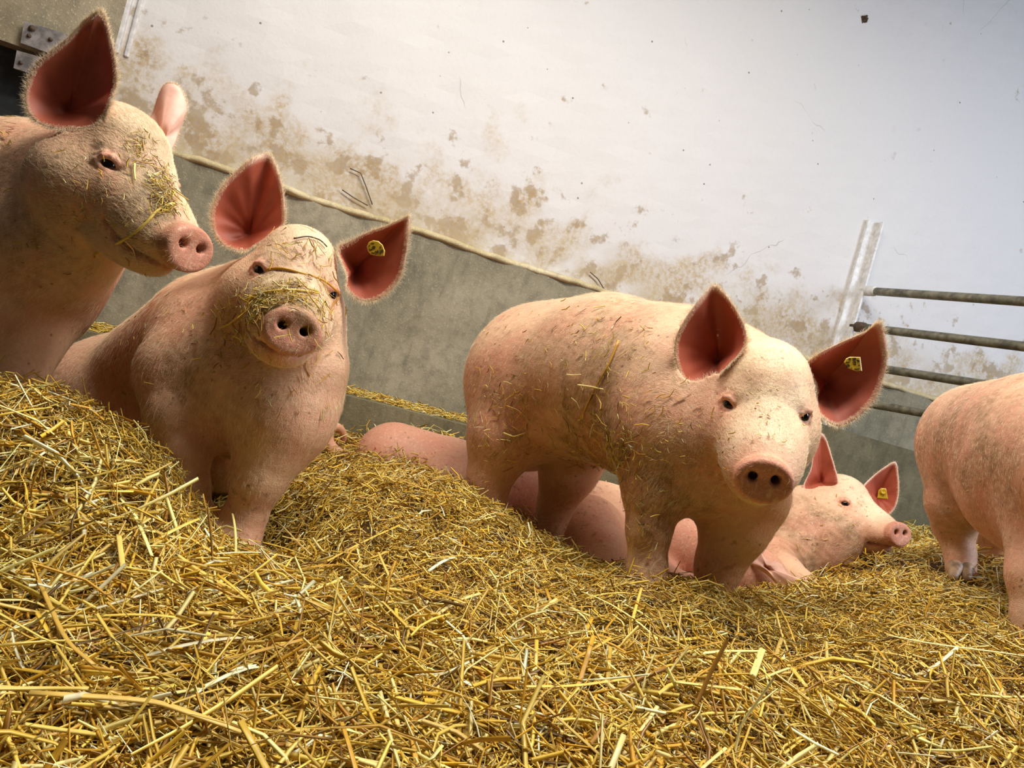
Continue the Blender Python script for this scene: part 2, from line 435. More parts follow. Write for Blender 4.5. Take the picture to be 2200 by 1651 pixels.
for i, (ys, (ex, ey)) in enumerate(zip((627, 708, 790, 868), ends)):
    xs = 1866 - 10 * i
    A = wp(spm + 0.02, hit(xs, ys, 0.05)[1], 0.05); B = U(ex, ey, 2.65); Cc = A + (B - A) * 1.5
    pts = [A + (Cc - A) * t for t in np.linspace(0, 1, 8)]
    V, F = tube(pts, 0.018, 14); mesh_obj('pipe', V, F, M_PIPE, rail)
    dirn = (B - A) / np.linalg.norm(B - A)
    V, F = tube([A - dirn * 0.02, A + dirn * 0.012, A + dirn * 0.05, A + dirn * 0.062], [0.021, 0.024, 0.0225, 0.0175], 12)
    mesh_obj('pipe_collar', V, F, M_WHITE if i == 0 else M_RUST, rail)

# ------------------------------------------------------------------ straw bed height field
ctrl = [(-150, 1720, .60), (300, 1720, .66), (800, 1720, .74), (1250, 1720, .82), (1750, 1720, .92), (2330, 1720, 1.04),
        (-100, 1400, .80), (450, 1430, .88), (1000, 1450, 1.0), (1500, 1470, 1.1), (2000, 1450, 1.22), (2330, 1430, 1.3),
        (-100, 1120, 1.02), (200, 1130, 1.08), (480, 1270, 1.10), (800, 1270, 1.18), (1200, 1340, 1.22), (1500, 1350, 1.28), (1850, 1330, 1.45), (2250, 1330, 1.55),
        (-250, 800, 1.32), (0, 818, 1.25), (130, 835, 1.27), (220, 880, 1.30), (325, 958, 1.33), (385, 1040, 1.33), (430, 1095, 1.34), (200, 960, 1.2),
        (470, 1160, 1.24), (560, 1192, 1.25), (650, 1212, 1.28), (525, 1205, 1.42), (600, 1215, 1.46), (670, 1110, 1.58), (685, 1030, 1.85), (700, 990, 2.1), (690, 940, 2.4), (620, 1090, 1.72), (560, 1185, 1.56),
        (745, 996, 1.95), (850, 1004, 1.88), (960, 1028, 1.82), (1060, 1090, 1.74), (1160, 1155, 1.62), (1230, 1218, 1.52), (900, 1110, 1.5), (1050, 1200, 1.42), (780, 1100, 1.45),
        (1330, 1242, 1.44), (1450, 1248, 1.44), (1560, 1268, 1.46), (1640, 1318, 1.47), (1720, 1320, 1.54), (1800, 1240, 1.85), (1900, 1195, 2.2), (1960, 1168, 2.5),
        (2030, 1238, 1.86), (2110, 1255, 1.84), (2190, 1235, 1.84), (2330, 1240, 1.8), (1990, 1160, 2.9), (2200, 1170, 2.6),
        (985, 935, 2.6), (1150, 1150, 2.1), (1300, 1230, 1.9), (1500, 1260, 1.85), (1650, 1300, 2.1), (1750, 1190, 2.6), (1400, 1130, 2.6), (1250, 1060, 2.6),
        (200, 1010, 1.75), (0, 980, 1.8), (-200, 920, 1.8), (300, 1000, 2.0), (420, 920, 2.3), (100, 900, 2.3)]
CP = np.array([U(*c) for c in ctrl])
def tps(r2): return np.where(r2 > 0, 0.5 * r2 * np.log(np.maximum(r2, 1e-12)), 0)
def fit_tps(XY, z, lam=2e-5):
    n = len(XY); K = tps(((XY[:, None] - XY[None]) ** 2).sum(-1)) + lam * np.eye(n)
    P = np.c_[np.ones(n), XY]; A = np.zeros((n + 3, n + 3)); A[:n, :n] = K; A[:n, n:] = P; A[n:, :n] = P.T
    return np.linalg.solve(A, np.r_[z, 0, 0, 0])
TW = fit_tps(CP[:, :2], CP[:, 2])
def ground(X, Y):
    X = np.asarray(X, float); Y = np.asarray(Y, float); sh = X.shape; XY = np.c_[X.ravel(), Y.ravel()]
    out = np.empty(len(XY))
    for i in range(0, len(XY), 20000):
        q = XY[i:i + 20000]
        out[i:i + 20000] = tps(((q[:, None] - CP[None, :, :2]) ** 2).sum(-1)) @ TW[:-3] + TW[-3] + q @ TW[-2:]
    x, y = XY[:, 0], XY[:, 1]
    lump = 0.5 * np.sin(x * 23 + 1.5 * np.sin(y * 17)) * np.sin(y * 27 + 1.2 * np.sin(x * 13)) + 0.5 * np.sin(x * 47 + 2 * np.sin(y * 31)) * np.sin(y * 53 + np.sin(x * 37) * 2)
    return np.clip(out - 0.034 + 0.014 * lump, 0.05, 0.75).reshape(sh)
def ground_n(X, Y, e=0.02):
    gx = (ground(X + e, Y) - ground(X - e, Y)) / (2 * e); gy = (ground(X, Y + e) - ground(X, Y - e)) / (2 * e)
    n = np.stack([-gx, -gy, np.ones_like(gx)], -1); return n / np.linalg.norm(n, axis=-1, keepdims=True)
def straw_colors(n, r):
    pal = np.array([lin(c) for c in ((224, 182, 62), (240, 206, 92), (250, 230, 146), (208, 156, 42), (160, 110, 28), (216, 182, 92), (104, 72, 24), (255, 246, 200))])
    k = r.choice(len(pal), n, p=[.23, .21, .14, .16, .08, .10, .03, .05])
    return np.clip(pal[k] * (0.86 + 0.28 * r.random((n, 1))), 0, 1)
def straw_mesh(C, D, Nn, ln, wd, colr, r, seg=2, sides=4, flat=0.24, bend=None, kink=0.35):
    """C centres, D directions, Nn surface normals, ln lengths, wd widths -> joined verts, quads, colours"""
    n = len(C); S = np.cross(Nn, D); S /= np.linalg.norm(S, axis=1, keepdims=True); Tn = np.cross(D, S)
    t = np.linspace(-1, 1, seg + 1)
    if bend is None: bend = r.normal(0, .12, n)
    bs = r.normal(0, .10, n); kk = np.where(r.random(n) < kink, r.normal(0, .28, n), 0)
    roll = r.uniform(0, math.pi, n); tw = r.normal(0, .4, n)
    V = np.empty((n, seg + 1, sides, 3))
    for i, ti in enumerate(t):
        c = C + D * (0.5 * ln * ti)[:, None] + Tn * (ln * (bend * (0.5 - ti * ti) * .5 + kk * max(ti, 0) * .5))[:, None] + S * (ln * bs * (0.5 - ti * ti))[:, None]
        ro = roll + tw * ti
        A = S * np.cos(ro)[:, None] + Tn * np.sin(ro)[:, None]; Bv = Tn * np.cos(ro)[:, None] - S * np.sin(ro)[:, None]
        w = wd * (1.0 - 0.18 * abs(ti))
        for k in range(sides):
            th = 2 * math.pi * k / sides
            V[:, i, k] = c + A * (w * .5 * math.cos(th))[:, None] + Bv * (w * .5 * flat * math.sin(th))[:, None]
    b = (np.arange(n) * (seg + 1) * sides)[:, None]; F = []
    for i in range(seg):
        for k in range(sides):
            q = np.array([i * sides + k, i * sides + (k + 1) % sides, (i + 1) * sides + (k + 1) % sides, (i + 1) * sides + k]); F.append(b + q)
    F = np.stack(F, 1).reshape(-1, 4)
    Cc = np.repeat(colr[:, None, None, :] * r.uniform(.66, 1.22, (n, 1, sides, 1)), seg + 1, axis=1).reshape(-1, 3).clip(0, 1)
    return V.reshape(-1, 3), F, Cc
# ------------------------------------------------------------------ pigs: implicit bodies, polygonised as one skin
def f32(a): return np.asarray(a, np.float32)
def sd_cone(P, a, b, ra, rb):
    ba = b - a; l2 = float(ba @ ba); rr = ra - rb; a2 = l2 - rr * rr; il2 = 1.0 / l2
    pa = P - a; y = pa @ ba; z = y - l2
    w = pa * l2 - np.outer(y, ba); x2 = np.einsum('ij,ij->i', w, w); y2 = y * y * l2; z2 = z * z * l2
    k = np.sign(rr) * rr * rr * x2
    d = (np.sqrt(np.maximum(x2 * a2 * il2, 0)) + y * rr) * il2 - ra
    c1 = np.sign(z) * a2 * z2 > k; c2 = np.sign(y) * a2 * y2 < k
    d = np.where(c2, np.sqrt(np.maximum(x2 + y2, 0)) * il2 - ra, d)
    return np.where(c1, np.sqrt(np.maximum(x2 + z2, 0)) * il2 - rb, d)
def sd_ell(P, c, R, r):
    """R rows = axes"""
    q = (P - c) @ R.T
    k0 = np.sqrt(((q / r) ** 2).sum(1)); k1 = np.sqrt(((q / (r * r)) ** 2).sum(1))
    return k0 * (k0 - 1.0) / np.maximum(k1, 1e-6)
def sd_disc(P, c, R, rx, rz, h, e):
    """flat rounded pad: elliptic in axes 0 and 2, thickness along axis 1"""
    q = (P - c) @ R.T
    rm = 0.5 * (rx + rz)
    rad = np.sqrt((q[:, 0] / rx) ** 2 + (q[:, 2] / rz) ** 2) * rm - (rm - e)
    ax = np.abs(q[:, 1]) - (h - e)
    return np.minimum(np.maximum(rad, ax), 0) + np.sqrt(np.maximum(rad, 0) ** 2 + np.maximum(ax, 0) ** 2) - e
class Body:
    def __init__(s): s.p = []; s.hp = []; s.hc = None      # hp: primitives of the head, only evaluated near it
    def cone(s, a, b, ra, rb, k=0.03, op='+'): s.p.append(('c', f32(a), f32(b), float(ra), float(rb), k, op)); return s
    def ell(s, c, R, r, k=0.03, op='+'): s.p.append(('e', f32(c), f32(R), f32(r), k, op)); return s
    def disc(s, c, R, rx, rz, h, e, k=0.01): s.p.append(('d', f32(c), f32(R), rx, rz, h, e, k, '+')); return s
    def px(s, *pts, k=0.05, op='+'):
        """chain of round cones through (px, py, depth, radius in metres)"""
        s.p.append(('L', [(f32(U(*a[:3])), f32(U(*b[:3])), a[3], b[3]) for a, b in zip(pts[:-1], pts[1:])], k, op)); return s
    def bounds(s):
        lo = np.full(3, 1e9); hi = -lo
        for q in s.p + s.hp:
            if q[-1] != '+' or q[0] == 'S': continue
            if q[0] == 'c':
                for c, r in ((q[1], q[3]), (q[2], q[4])): lo = np.minimum(lo, c - r); hi = np.maximum(hi, c + r)
            elif q[0] == 'L':
                for a, b, ra, rb in q[1]: lo = np.minimum(lo, np.minimum(a - ra, b - rb)); hi = np.maximum(hi, np.maximum(a + ra, b + rb))
            elif q[0] == 'e': lo = np.minimum(lo, q[1] - q[3].max()); hi = np.maximum(hi, q[1] + q[3].max())
            else: lo = np.minimum(lo, q[1] - q[3] - .02); hi = np.maximum(hi, q[1] + q[3] + .02)
        return lo - 0.04, hi + 0.04
    def __call__(s, P):
        P = f32(P); d = s.run(P, np.full(len(P), 1e3, np.float32), s.p)
        if s.hc is not None:
            m = np.flatnonzero(((P - s.hc[0]) ** 2).sum(1) < s.hc[1] ** 2)
            if len(m): d[m] = s.run(P[m], d[m], s.hp)
        return d
    def run(s, P, d, prims):
        for q in prims:
            if q[0] == 'c': e = sd_cone(P, *q[1:5])
            elif q[0] == 'S':
                e = np.full(len(P), 1e3, np.float32)
                for cc in q[1]: e = np.minimum(e, np.sqrt(((P - cc) ** 2).sum(1)) - q[2])
            elif q[0] == 'L':
                e = sd_cone(P, *q[1][0])
                for cc in q[1][1:]:
                    e2 = sd_cone(P, *cc); h = np.maximum(0.02 - np.abs(e - e2), 0) / 0.02; e = np.minimum(e, e2) - h * h * 0.005
            elif q[0] == 'e': e = sd_ell(P, *q[1:4])
            else: e = sd_disc(P, *q[1:7])
            k = q[-2]
            if q[-1] == '+':
                h = np.maximum(k - np.abs(d - e), 0) / k; d = np.minimum(d, e) - h * h * k * 0.25
            else:
                e = -e; h = np.maximum(k - np.abs(d - e), 0) / k; d = np.maximum(d, e) + h * h * k * 0.25
        return d
def polygonise(f, h):
    lo, hi = f.bounds(); B = 4
    nb = np.ceil((hi - lo) / (h * B)).astype(int) + 1
    g = np.stack(np.meshgrid(*[np.arange(n) for n in nb], indexing='ij'), -1).reshape(-1, 3)
    cen = lo + (g + 0.5 - 0.5 / B) * h * B
    dc = f(cen).reshape(nb)
    phi = np.repeat(np.repeat(np.repeat(dc, B, 0), B, 1), B, 2)
    act = np.argwhere(np.abs(dc) < h * B * 1.5 + 0.012)
    loc = np.stack(np.meshgrid(*[np.arange(B)] * 3, indexing='ij'), -1).reshape(-1, 3)
    for i in range(0, len(act), 4000):
        idx = (act[i:i + 4000, None] * B + loc[None]).reshape(-1, 3)
        phi[idx[:, 0], idx[:, 1], idx[:, 2]] = f(lo + idx * h)
    ins = phi < 0
    n = np.array(phi.shape)
    c8 = [(i, j, k) for i in (0, 1) for j in (0, 1) for k in (0, 1)]
    sl = lambda a, o: a[o[0]:n[0] - 1 + o[0], o[1]:n[1] - 1 + o[1], o[2]:n[2] - 1 + o[2]]
    cnt = sum(sl(ins, o).astype(np.int8) for o in c8)
    cell = np.argwhere((cnt > 0) & (cnt < 8))
    vid = np.full(n - 1, -1, np.int32); vid[tuple(cell.T)] = np.arange(len(cell))
    acc = np.zeros((len(cell), 3)); w = np.zeros(len(cell))
    for a in c8:
        for ax in range(3):
            if a[ax]: continue
            b = list(a); b[ax] = 1
            pa = phi[tuple((cell + a).T)]; pb = phi[tuple((cell + b).T)]
            m = (pa < 0) != (pb < 0); t = np.where(m, pa / np.where(m, pa - pb, 1), 0)
            q = np.tile(np.array(a, float), (len(cell), 1)); q[:, ax] = t
            acc += q * m[:, None]; w += m
    V = lo + (cell + acc / w[:, None]) * h
    F = []
    for ax in range(3):
        u, v = (ax + 1) % 3, (ax + 2) % 3
        s0 = [slice(1, n[0] - 1), slice(1, n[1] - 1), slice(1, n[2] - 1)]; s1 = list(s0)
        s0[ax] = slice(0, n[ax] - 1); s1[ax] = slice(1, n[ax])
        ed = ins[tuple(s0)] != ins[tuple(s1)]
        e = np.argwhere(ed); off = np.array([1, 1, 1]); off[ax] = 0; e = e + off
        flip = ins[tuple(e.T)]
        du = np.zeros(3, int); du[u] = 1; dv = np.zeros(3, int); dv[v] = 1
        q = np.stack([vid[tuple((e - du - dv).T)], vid[tuple((e - dv).T)], vid[tuple(e.T)], vid[tuple((e - du).T)]], 1)
        q[~flip] = q[~flip][:, ::-1]
        F.append(q)
    return newton(f, V, 2), np.concatenate(F)
def gradient(f, V, e=0.002):
    K = np.array([[1, -1, -1], [-1, -1, 1], [-1, 1, -1], [1, 1, 1]], float)
    g = sum(np.outer(f(V + e * k), k) for k in K) / (4 * e); return g
def newton(f, V, it=2):
    for _ in range(it):
        d = f(V); g = gradient(f, V); V = V - g * np.clip(d / np.maximum((g * g).sum(1), 0.05), -0.006, 0.006)[:, None]
    return V

def head_axes(yaw, pitch, roll):
    """rows: lateral (image right when facing us), forward (snout), up - in world space"""
    a, b, g = np.radians([pitch, yaw, roll])
    M = np.array([[1, 0, 0], [0, -np.sin(a), np.cos(a)], [0, np.cos(a), np.sin(a)]])
    Y = np.array([[np.cos(b), 0, np.sin(b)], [0, 1, 0], [-np.sin(b), 0, np.cos(b)]])
    R = np.array([[np.cos(g), np.sin(g), 0], [-np.sin(g), np.cos(g), 0], [0, 0, 1]])
    A = (R @ Y @ M.T).T
    return A @ np.stack([RcN, UcN, -FN])
class Head:
    def __init__(s, px, py, d, yaw, pitch, roll, sc=1.0, disc_tilt=12.0):
        s.O = U(px, py, d); s.A = head_axes(yaw, pitch, roll); s.s = sc; s.tilt = disc_tilt
    def w(s, *p): return s.O + np.asarray(p, float) * s.s @ s.A
    def local(s, P): return (P - s.O) @ s.A.T / s.s
    def rot(s, deg):  # axes tipped about the lateral axis (forward tips upward)
        t = math.radians(deg); l, f, u = s.A
        return np.stack([l, f * math.cos(t) + u * math.sin(t), u * math.cos(t) - f * math.sin(t)])
    def eye_frame(s, sg):
        c = s.ec[sg] if getattr(s, 'ec', None) and sg in s.ec else np.array([sg * 0.066, 0.004, 0.0])
        n = np.array([sg * 0.66, 0.70, 0.22]); n /= np.linalg.norm(n)
        t = np.cross(np.array([0, 0, 1.0]), n); t /= np.linalg.norm(t); t = t * (1 if t[1] > 0 else -1)  # towards the snout
        v = np.cross(t, n); v = v * (1 if v[2] > 0 else -1)
        return c, n, t, v
    def add(s, B, smile=1.0, jowl=1.0, mouth=True):
        S = s.s; w = s.w; A = s.A
        e = lambda c, r, k, ang=0.0, op='+': B.ell(w(*c), s.rot(ang), np.array(r) * S, k * S, op)
        c = lambda a, b, ra, rb, k, op='+': B.cone(w(*a), w(*b), ra * S, rb * S, k * S, op)
        keep = B.p; B.p = B.hp; B.hc = (f32(w(0, 0, 0)), 0.36 * S)
        e((0, -0.085, 0.030), (0.078, 0.105, 0.078), 0.03)                 # skull
        c((0, -0.03, 0.010), (0, 0.10, -0.048), 0.060, 0.043, 0.03)        # bridge of the nose
        for g in (-1, 1):
            e((g * 0.056, -0.080, -0.064), (0.062 * jowl, 0.10, 0.074 * jowl), 0.045)   # jowl
            e((g * 0.046, 0.030, -0.050), (0.034, 0.085, 0.044), 0.04)       # cheekbone under the eye
            e((g * 0.045, -0.014, 0.022), (0.026, 0.032, 0.018), 0.02, -10) # brow
        c((0, 0.04, -0.064), (0, 0.155, -0.067), 0.056, 0.0415, 0.03)       # muzzle
        for g in (-1, 1): e((g * 0.032, 0.085, -0.074), (0.036, 0.080, 0.032), 0.032)   # upper lip
        e((0, 0.025, -0.114), (0.062, 0.122, 0.038), 0.020, -3)             # lower jaw
        full = Body(); full.p = keep + B.hp
        s.ec = {}
        for g in (-1, 1):                                                   # eyes sit on the surface
            c0, n, t, v = s.eye_frame(g); p = s.w(*c0)
            for _ in range(3): p = p - (n @ A) * float(full(p[None])[0])
            s.ec[g] = s.local(p)
        if mouth:
            pts = [(0, 0.160, -0.105), (0.024, 0.148, -0.105), (0.048, 0.115, -0.103), (0.064, 0.085, -0.098), (0.072, 0.060, -0.089 + 0.006 * smile)]
            s.lip = np.array(pts)
            for g in (-1, 1):
                for a, b in zip(pts[:-1], pts[1:]):
                    c((g * a[0], a[1], a[2]), (g * b[0], b[1], b[2]), 0.0060, 0.0045, 0.010, '-')
        # snout pad with raised rim
        R = s.rot(s.tilt)
        pc = w(0, 0.178, -0.064); s.pad_c = pc; s.pad_R = R; PADS.append(s)
        B.disc(pc, R, 0.051 * S, 0.041 * S, 0.013 * S, 0.009 * S, 0.010 * S)
        B.ell(pc + R[1] * 0.026 * S, R, np.array([0.044, 0.015, 0.034]) * S, 0.006 * S, '-')
        for g in (-1, 1):
            B.cone(pc + (R[0] * 0.0205 * g + R[2] * 0.008 + R[1] * 0.020) * S, pc + (R[0] * 0.015 * g + R[2] * 0.000 - R[1] * 0.03) * S, 0.0085 * S, 0.006 * S, 0.008 * S, '-')
        # eyes: socket and lids
        for g in (-1, 1):
            cc, n, t, v = s.eye_frame(g)
            B.ell(w(*(cc + n * 0.006)), np.stack([t, n, v]) @ A, np.array([0.021, 0.016, 0.012]) * S, 0.010 * S, '-')
            q = lambda a, b, o: w(*(cc + t * a + v * b + n * o))
            up = [(-0.021, -0.001, -0.006), (-0.012, 0.0095, 0.0005), (0.0, 0.0125, 0.003), (0.012, 0.0080, 0.0005), (0.023, -0.007, -0.007)]
            dn = [(-0.020, -0.002, -0.007), (-0.010, -0.0090, -0.002), (0.002, -0.0112, 0.000), (0.013, -0.0108, -0.003), (0.026, -0.012, -0.009)]
            for L, r in ((up, 0.0038), (dn, 0.0032)):
                for a, b in zip(L[:-1], L[1:]): B.cone(q(*a), q(*b), r * S, r * S, 0.008 * S)
            up2 = [(-0.024, 0.008, -0.010), (-0.012, 0.017, -0.005), (0.002, 0.020, -0.004), (0.020, 0.012, -0.008)]
            for a, b in zip(up2[:-1], up2[1:]): B.cone(q(*a), q(*b), 0.0038 * S, 0.0038 * S, 0.006 * S)
        B.p = keep
    def eyeball(s, g):
        cc, n, t, v = s.eye_frame(g)
        bm = bmesh.new(); bmesh.ops.create_uvsphere(bm, u_segments=24, v_segments=16, radius=1.0)
        P = np.array([q.co[:] for q in bm.verts]); F = [[q.index for q in f.verts] for f in bm.faces]; bm.free()
        m = P[:, 2:3]; colr = np.where(m > 0.90, lin((8, 6, 6)), np.where(m > 0.62, lin((40, 24, 16)), lin((150, 128, 112))))
        V = s.O + ((cc - n * 0.0090) + 0.0150 * (P @ np.stack([t, v, n]))) * s.s @ s.A
        return V, F, colr

C_SKIN, C_PINK, C_PAD = lin((224, 180, 145)), lin((202, 136, 112)), lin((190, 122, 96))
C_DIRT, C_HOLE = lin((122, 88, 42)), lin((70, 34, 24))
def skin_colors(V, head=None, dirt=(), pink=()):
    n = len(V); c = np.tile(C_SKIN, (n, 1))
    def put(m, colr): c[:] = c * (1 - m[:, None]) + colr * m[:, None]
    for (x, y, d, r, a) in pink: put(a * smooth(r, 0.25 * r, np.linalg.norm(V - U(x, y, d), axis=1)), C_PINK)
    if head is not None:
        q = head.local(V)
        p = (V - head.pad_c) @ head.pad_R.T / head.s
        rr = np.sqrt((p[:, 0] / 0.051) ** 2 + (p[:, 2] / 0.041) ** 2)
        put(0.35 * smooth(0.10, 0.02, np.linalg.norm(q - np.array([0, 0.13, -0.10]), axis=1)), C_PINK)
        put(smooth(1.14, 0.98, rr) * smooth(-0.016, -0.006, p[:, 1]) * 0.9, C_PAD)
        coat = smooth(0.085, 0.045, np.abs(q[:, 0])) * smooth(-0.15, -0.08, q[:, 1]) * smooth(0.155, 0.11, q[:, 1]) * smooth(-0.075, -0.035, q[:, 2])
        put(0.6 * coat, lin((240, 220, 184)))
        for g in (-1, 1):
            h = np.sqrt((p[:, 0] - 0.0205 * g) ** 2 + (p[:, 2] - 0.008) ** 2)
            put(smooth(0.0115, 0.006, h) * smooth(-0.05, -0.03, p[:, 1]) * (rr < 1) * 0.9, C_HOLE)
            cc, nn, t, v = head.eye_frame(g)
            put(0.60 * smooth(0.042, 0.016, np.linalg.norm(q - cc, axis=1)), C_PINK)
            put(0.75 * smooth(0.0145, 0.009, np.linalg.norm((q - cc - nn * 0.0) * np.array([1, 1, 1.3]), axis=1)), lin((120, 70, 60)))
            for a, b in zip(head.lip[:-1], head.lip[1:]):
                a = a * np.array([g, 1, 1]); b = b * np.array([g, 1, 1]); u = np.clip((q - a) @ (b - a) / ((b - a) @ (b - a)), 0, 1)[:, None]
                dl = np.linalg.norm(q - a - (b - a) * u, axis=1)
                put(0.30 * smooth(0.022, 0.008, dl), lin((206, 128, 118))); put(0.75 * smooth(0.0085, 0.004, dl), lin((112, 56, 48)))
    ph = V * 31.0
    nz = np.sin(ph[:, 0] + 1.7 * np.sin(ph[:, 1])) * np.sin(ph[:, 1] * 1.3 + 1.1 * np.sin(ph[:, 2] * 1.2)) * 0.5 + 0.5
    nz2 = np.sin(V[:, 0] * 117 + 2 * np.sin(V[:, 2] * 83)) * np.sin(V[:, 2] * 131 + 2 * np.sin(V[:, 1] * 71)) * 0.5 + 0.5
    for (x, y, d, r, a) in dirt:
        m = smooth(r, 0.35 * r, np.linalg.norm(V - U(x, y, d), axis=1) + (nz - 0.5) * 0.5 * r)
        put(np.clip(m * a * (0.35 + 0.9 * nz2), 0, 0.95), C_DIRT)
    return c

def catmull(P, m):
    P = np.asarray(P, float); n = len(P)
    t = np.linspace(0, n, m, endpoint=False); i = t.astype(int); f = (t - i)[:, None]
    a, b, c, d = P[(i - 1) % n], P[i % n], P[(i + 1) % n], P[(i + 2) % n]
    return 0.5 * (2 * b + (c - a) * f + (2 * a - 5 * b + 4 * c - d) * f ** 2 + (3 * b - a - 3 * c + d) * f ** 3)
C_EARI, C_EARM, C_RIM = lin((170, 84, 62)), lin((200, 118, 94)), lin((240, 206, 184))
def ear_frame(outline, canal, view=None):
    R = catmull([U(*p) for p in outline], 72); C = U(*canal); cen = R.mean(0)
    N = CN - cen; N /= np.linalg.norm(N)
    if view is not None: N = N + RcN * view[0] + UcN * view[1]; N /= np.linalg.norm(N)
    return R, C, N
def ear_off(t, bulge): return -bulge * (1 - t ** 2.0) - 0.020 * math.exp(-(t / 0.16) ** 2)
def carve_ear(B, outline, canal, bulge, view=None, tmax=0.62, full=False):
    """hollow the skull out where the bowl of the ear sits"""
    R, C, N = ear_frame(outline, canal, view); cs = []
    for t, step in ((0.0, 72), (0.18, 9), (0.36, 6), (0.5, 6), (tmax, 4)):
        for k in range(0, 72, step):
            hs = t > 0.45 and (R[k] - C) @ (C - np.asarray(B.hc[0], float)) < 0      # side next to the brow: keep inside the rim
            P = C + (R[k] - C) * t + N * ear_off(t, bulge)
            if hs: P = P - (R[k] - C) / np.linalg.norm(R[k] - C) * min(0.022, 0.6 * t * np.linalg.norm(R[k] - C))
            cs.append(f32(P + N * 0.030))
            if t == 0.0: break
    B.hp.append(('S', cs, 0.031, 0.008, '-'))
def make_ear(pig, outline, canal, bulge, view=None, back=False, hairs=2200, hl=0.013, folds=0.0022, thick=0.010, lbl=None):
    """outline, canal: (px, py, depth); a cupped leaf of skin, open towards the camera side"""
    R, C, N = ear_frame(outline, canal, view)
    nr = 18; T = np.linspace(0, 1, nr + 1)[1:]; m = len(R)
    front = [C - N * (bulge + .020)]; backv = [C - N * (bulge + thick + .020)]
    ang = np.linspace(0, 2 * math.pi, m, endpoint=False)
    tt = [0.0]; thl = [0.0]
    for t in T:
        off = ear_off(t, bulge) + folds * (np.sin(ang * 5 + 2.0 + 2.5 * t) * 0.6 + 0.5 * np.sin(ang * 11 - 3 * t)) * math.sin(math.pi * t) * t - (0.004 if t > 0.97 else 0)
        P = C + (R - C) * t + N * off[:, None]; th = 0.003 + (thick - 0.003) * (1 - t) ** 0.7
        front += list(P); backv += list(P - N * th); tt += [t] * m; thl += list(ang)
    nf = len(front); V = np.array(front + backv); F = []
    for k in range(m): F.append([0, 1 + k, 1 + (k + 1) % m]); F.append([nf, nf + 1 + (k + 1) % m, nf + 1 + k])
    for r in range(nr - 1):
        for k in range(m):
            a, b = 1 + r * m + k, 1 + r * m + (k + 1) % m
            F.append([a, a + m, b + m, b]); F.append([nf + b, nf + b + m, nf + a + m, nf + a])
    o_ = 1 + (nr - 1) * m
    for k in range(m): a, b = o_ + k, o_ + (k + 1) % m; F.append([b, a, nf + a, nf + b])
    tt = np.array(tt)
    mid = C_EARM * (smooth(0.35, 0.9, tt) * 0.4)[:, None] + C_EARI * (1 - smooth(0.35, 0.9, tt) * 0.4)[:, None]
    cf = mid * (1 - smooth(0.90, 0.985, tt))[:, None] + C_RIM * smooth(0.90, 0.985, tt)[:, None]
    cb = np.tile(lin((232, 172, 152)), (nf, 1))
    if back: cf, cb = cb * 0.5 + np.tile(C_RIM, (nf, 1)) * 0.5, cf
    nrm = F if np.dot(np.cross(V[1 + m] - V[1], V[2] - V[1]), N) < 0 else F
    e = mesh_obj('ear', V, F, M_EAR, pig, colors=np.concatenate([cf, cb]))
    bm = bmesh.new(); bm.from_mesh(e.data); bmesh.ops.recalc_face_normals(bm, faces=list(bm.faces)); bm.to_mesh(e.data); bm.free()
    if lbl: e['label'] = lbl
    # pale fringe of hair round the rim
    j = rng.integers(0, m, hairs); f = rng.random(hairs)[:, None]
    P0 = R[j] * (1 - f) + R[(j + 1) % m] * f; D = P0 - C; D /= np.linalg.norm(D, axis=1, keepdims=True)
    dep = rng.random(hairs)[:, None] ** 2 * 0.012
    P0 = P0 - D * dep - N * 0.002; tang = R[(j + 1) % m] - R[j]; tang /= np.linalg.norm(tang, axis=1, keepdims=True)
    dirn = D * 0.8 + tang * rng.normal(0, .45, (hairs, 1)) + N * rng.normal(-0.25, .5, (hairs, 1))
    ln = hl * (0.35 + 0.75 * rng.random((hairs, 1)))
    fringe = (P0, dirn, ln)
    return e, fringe
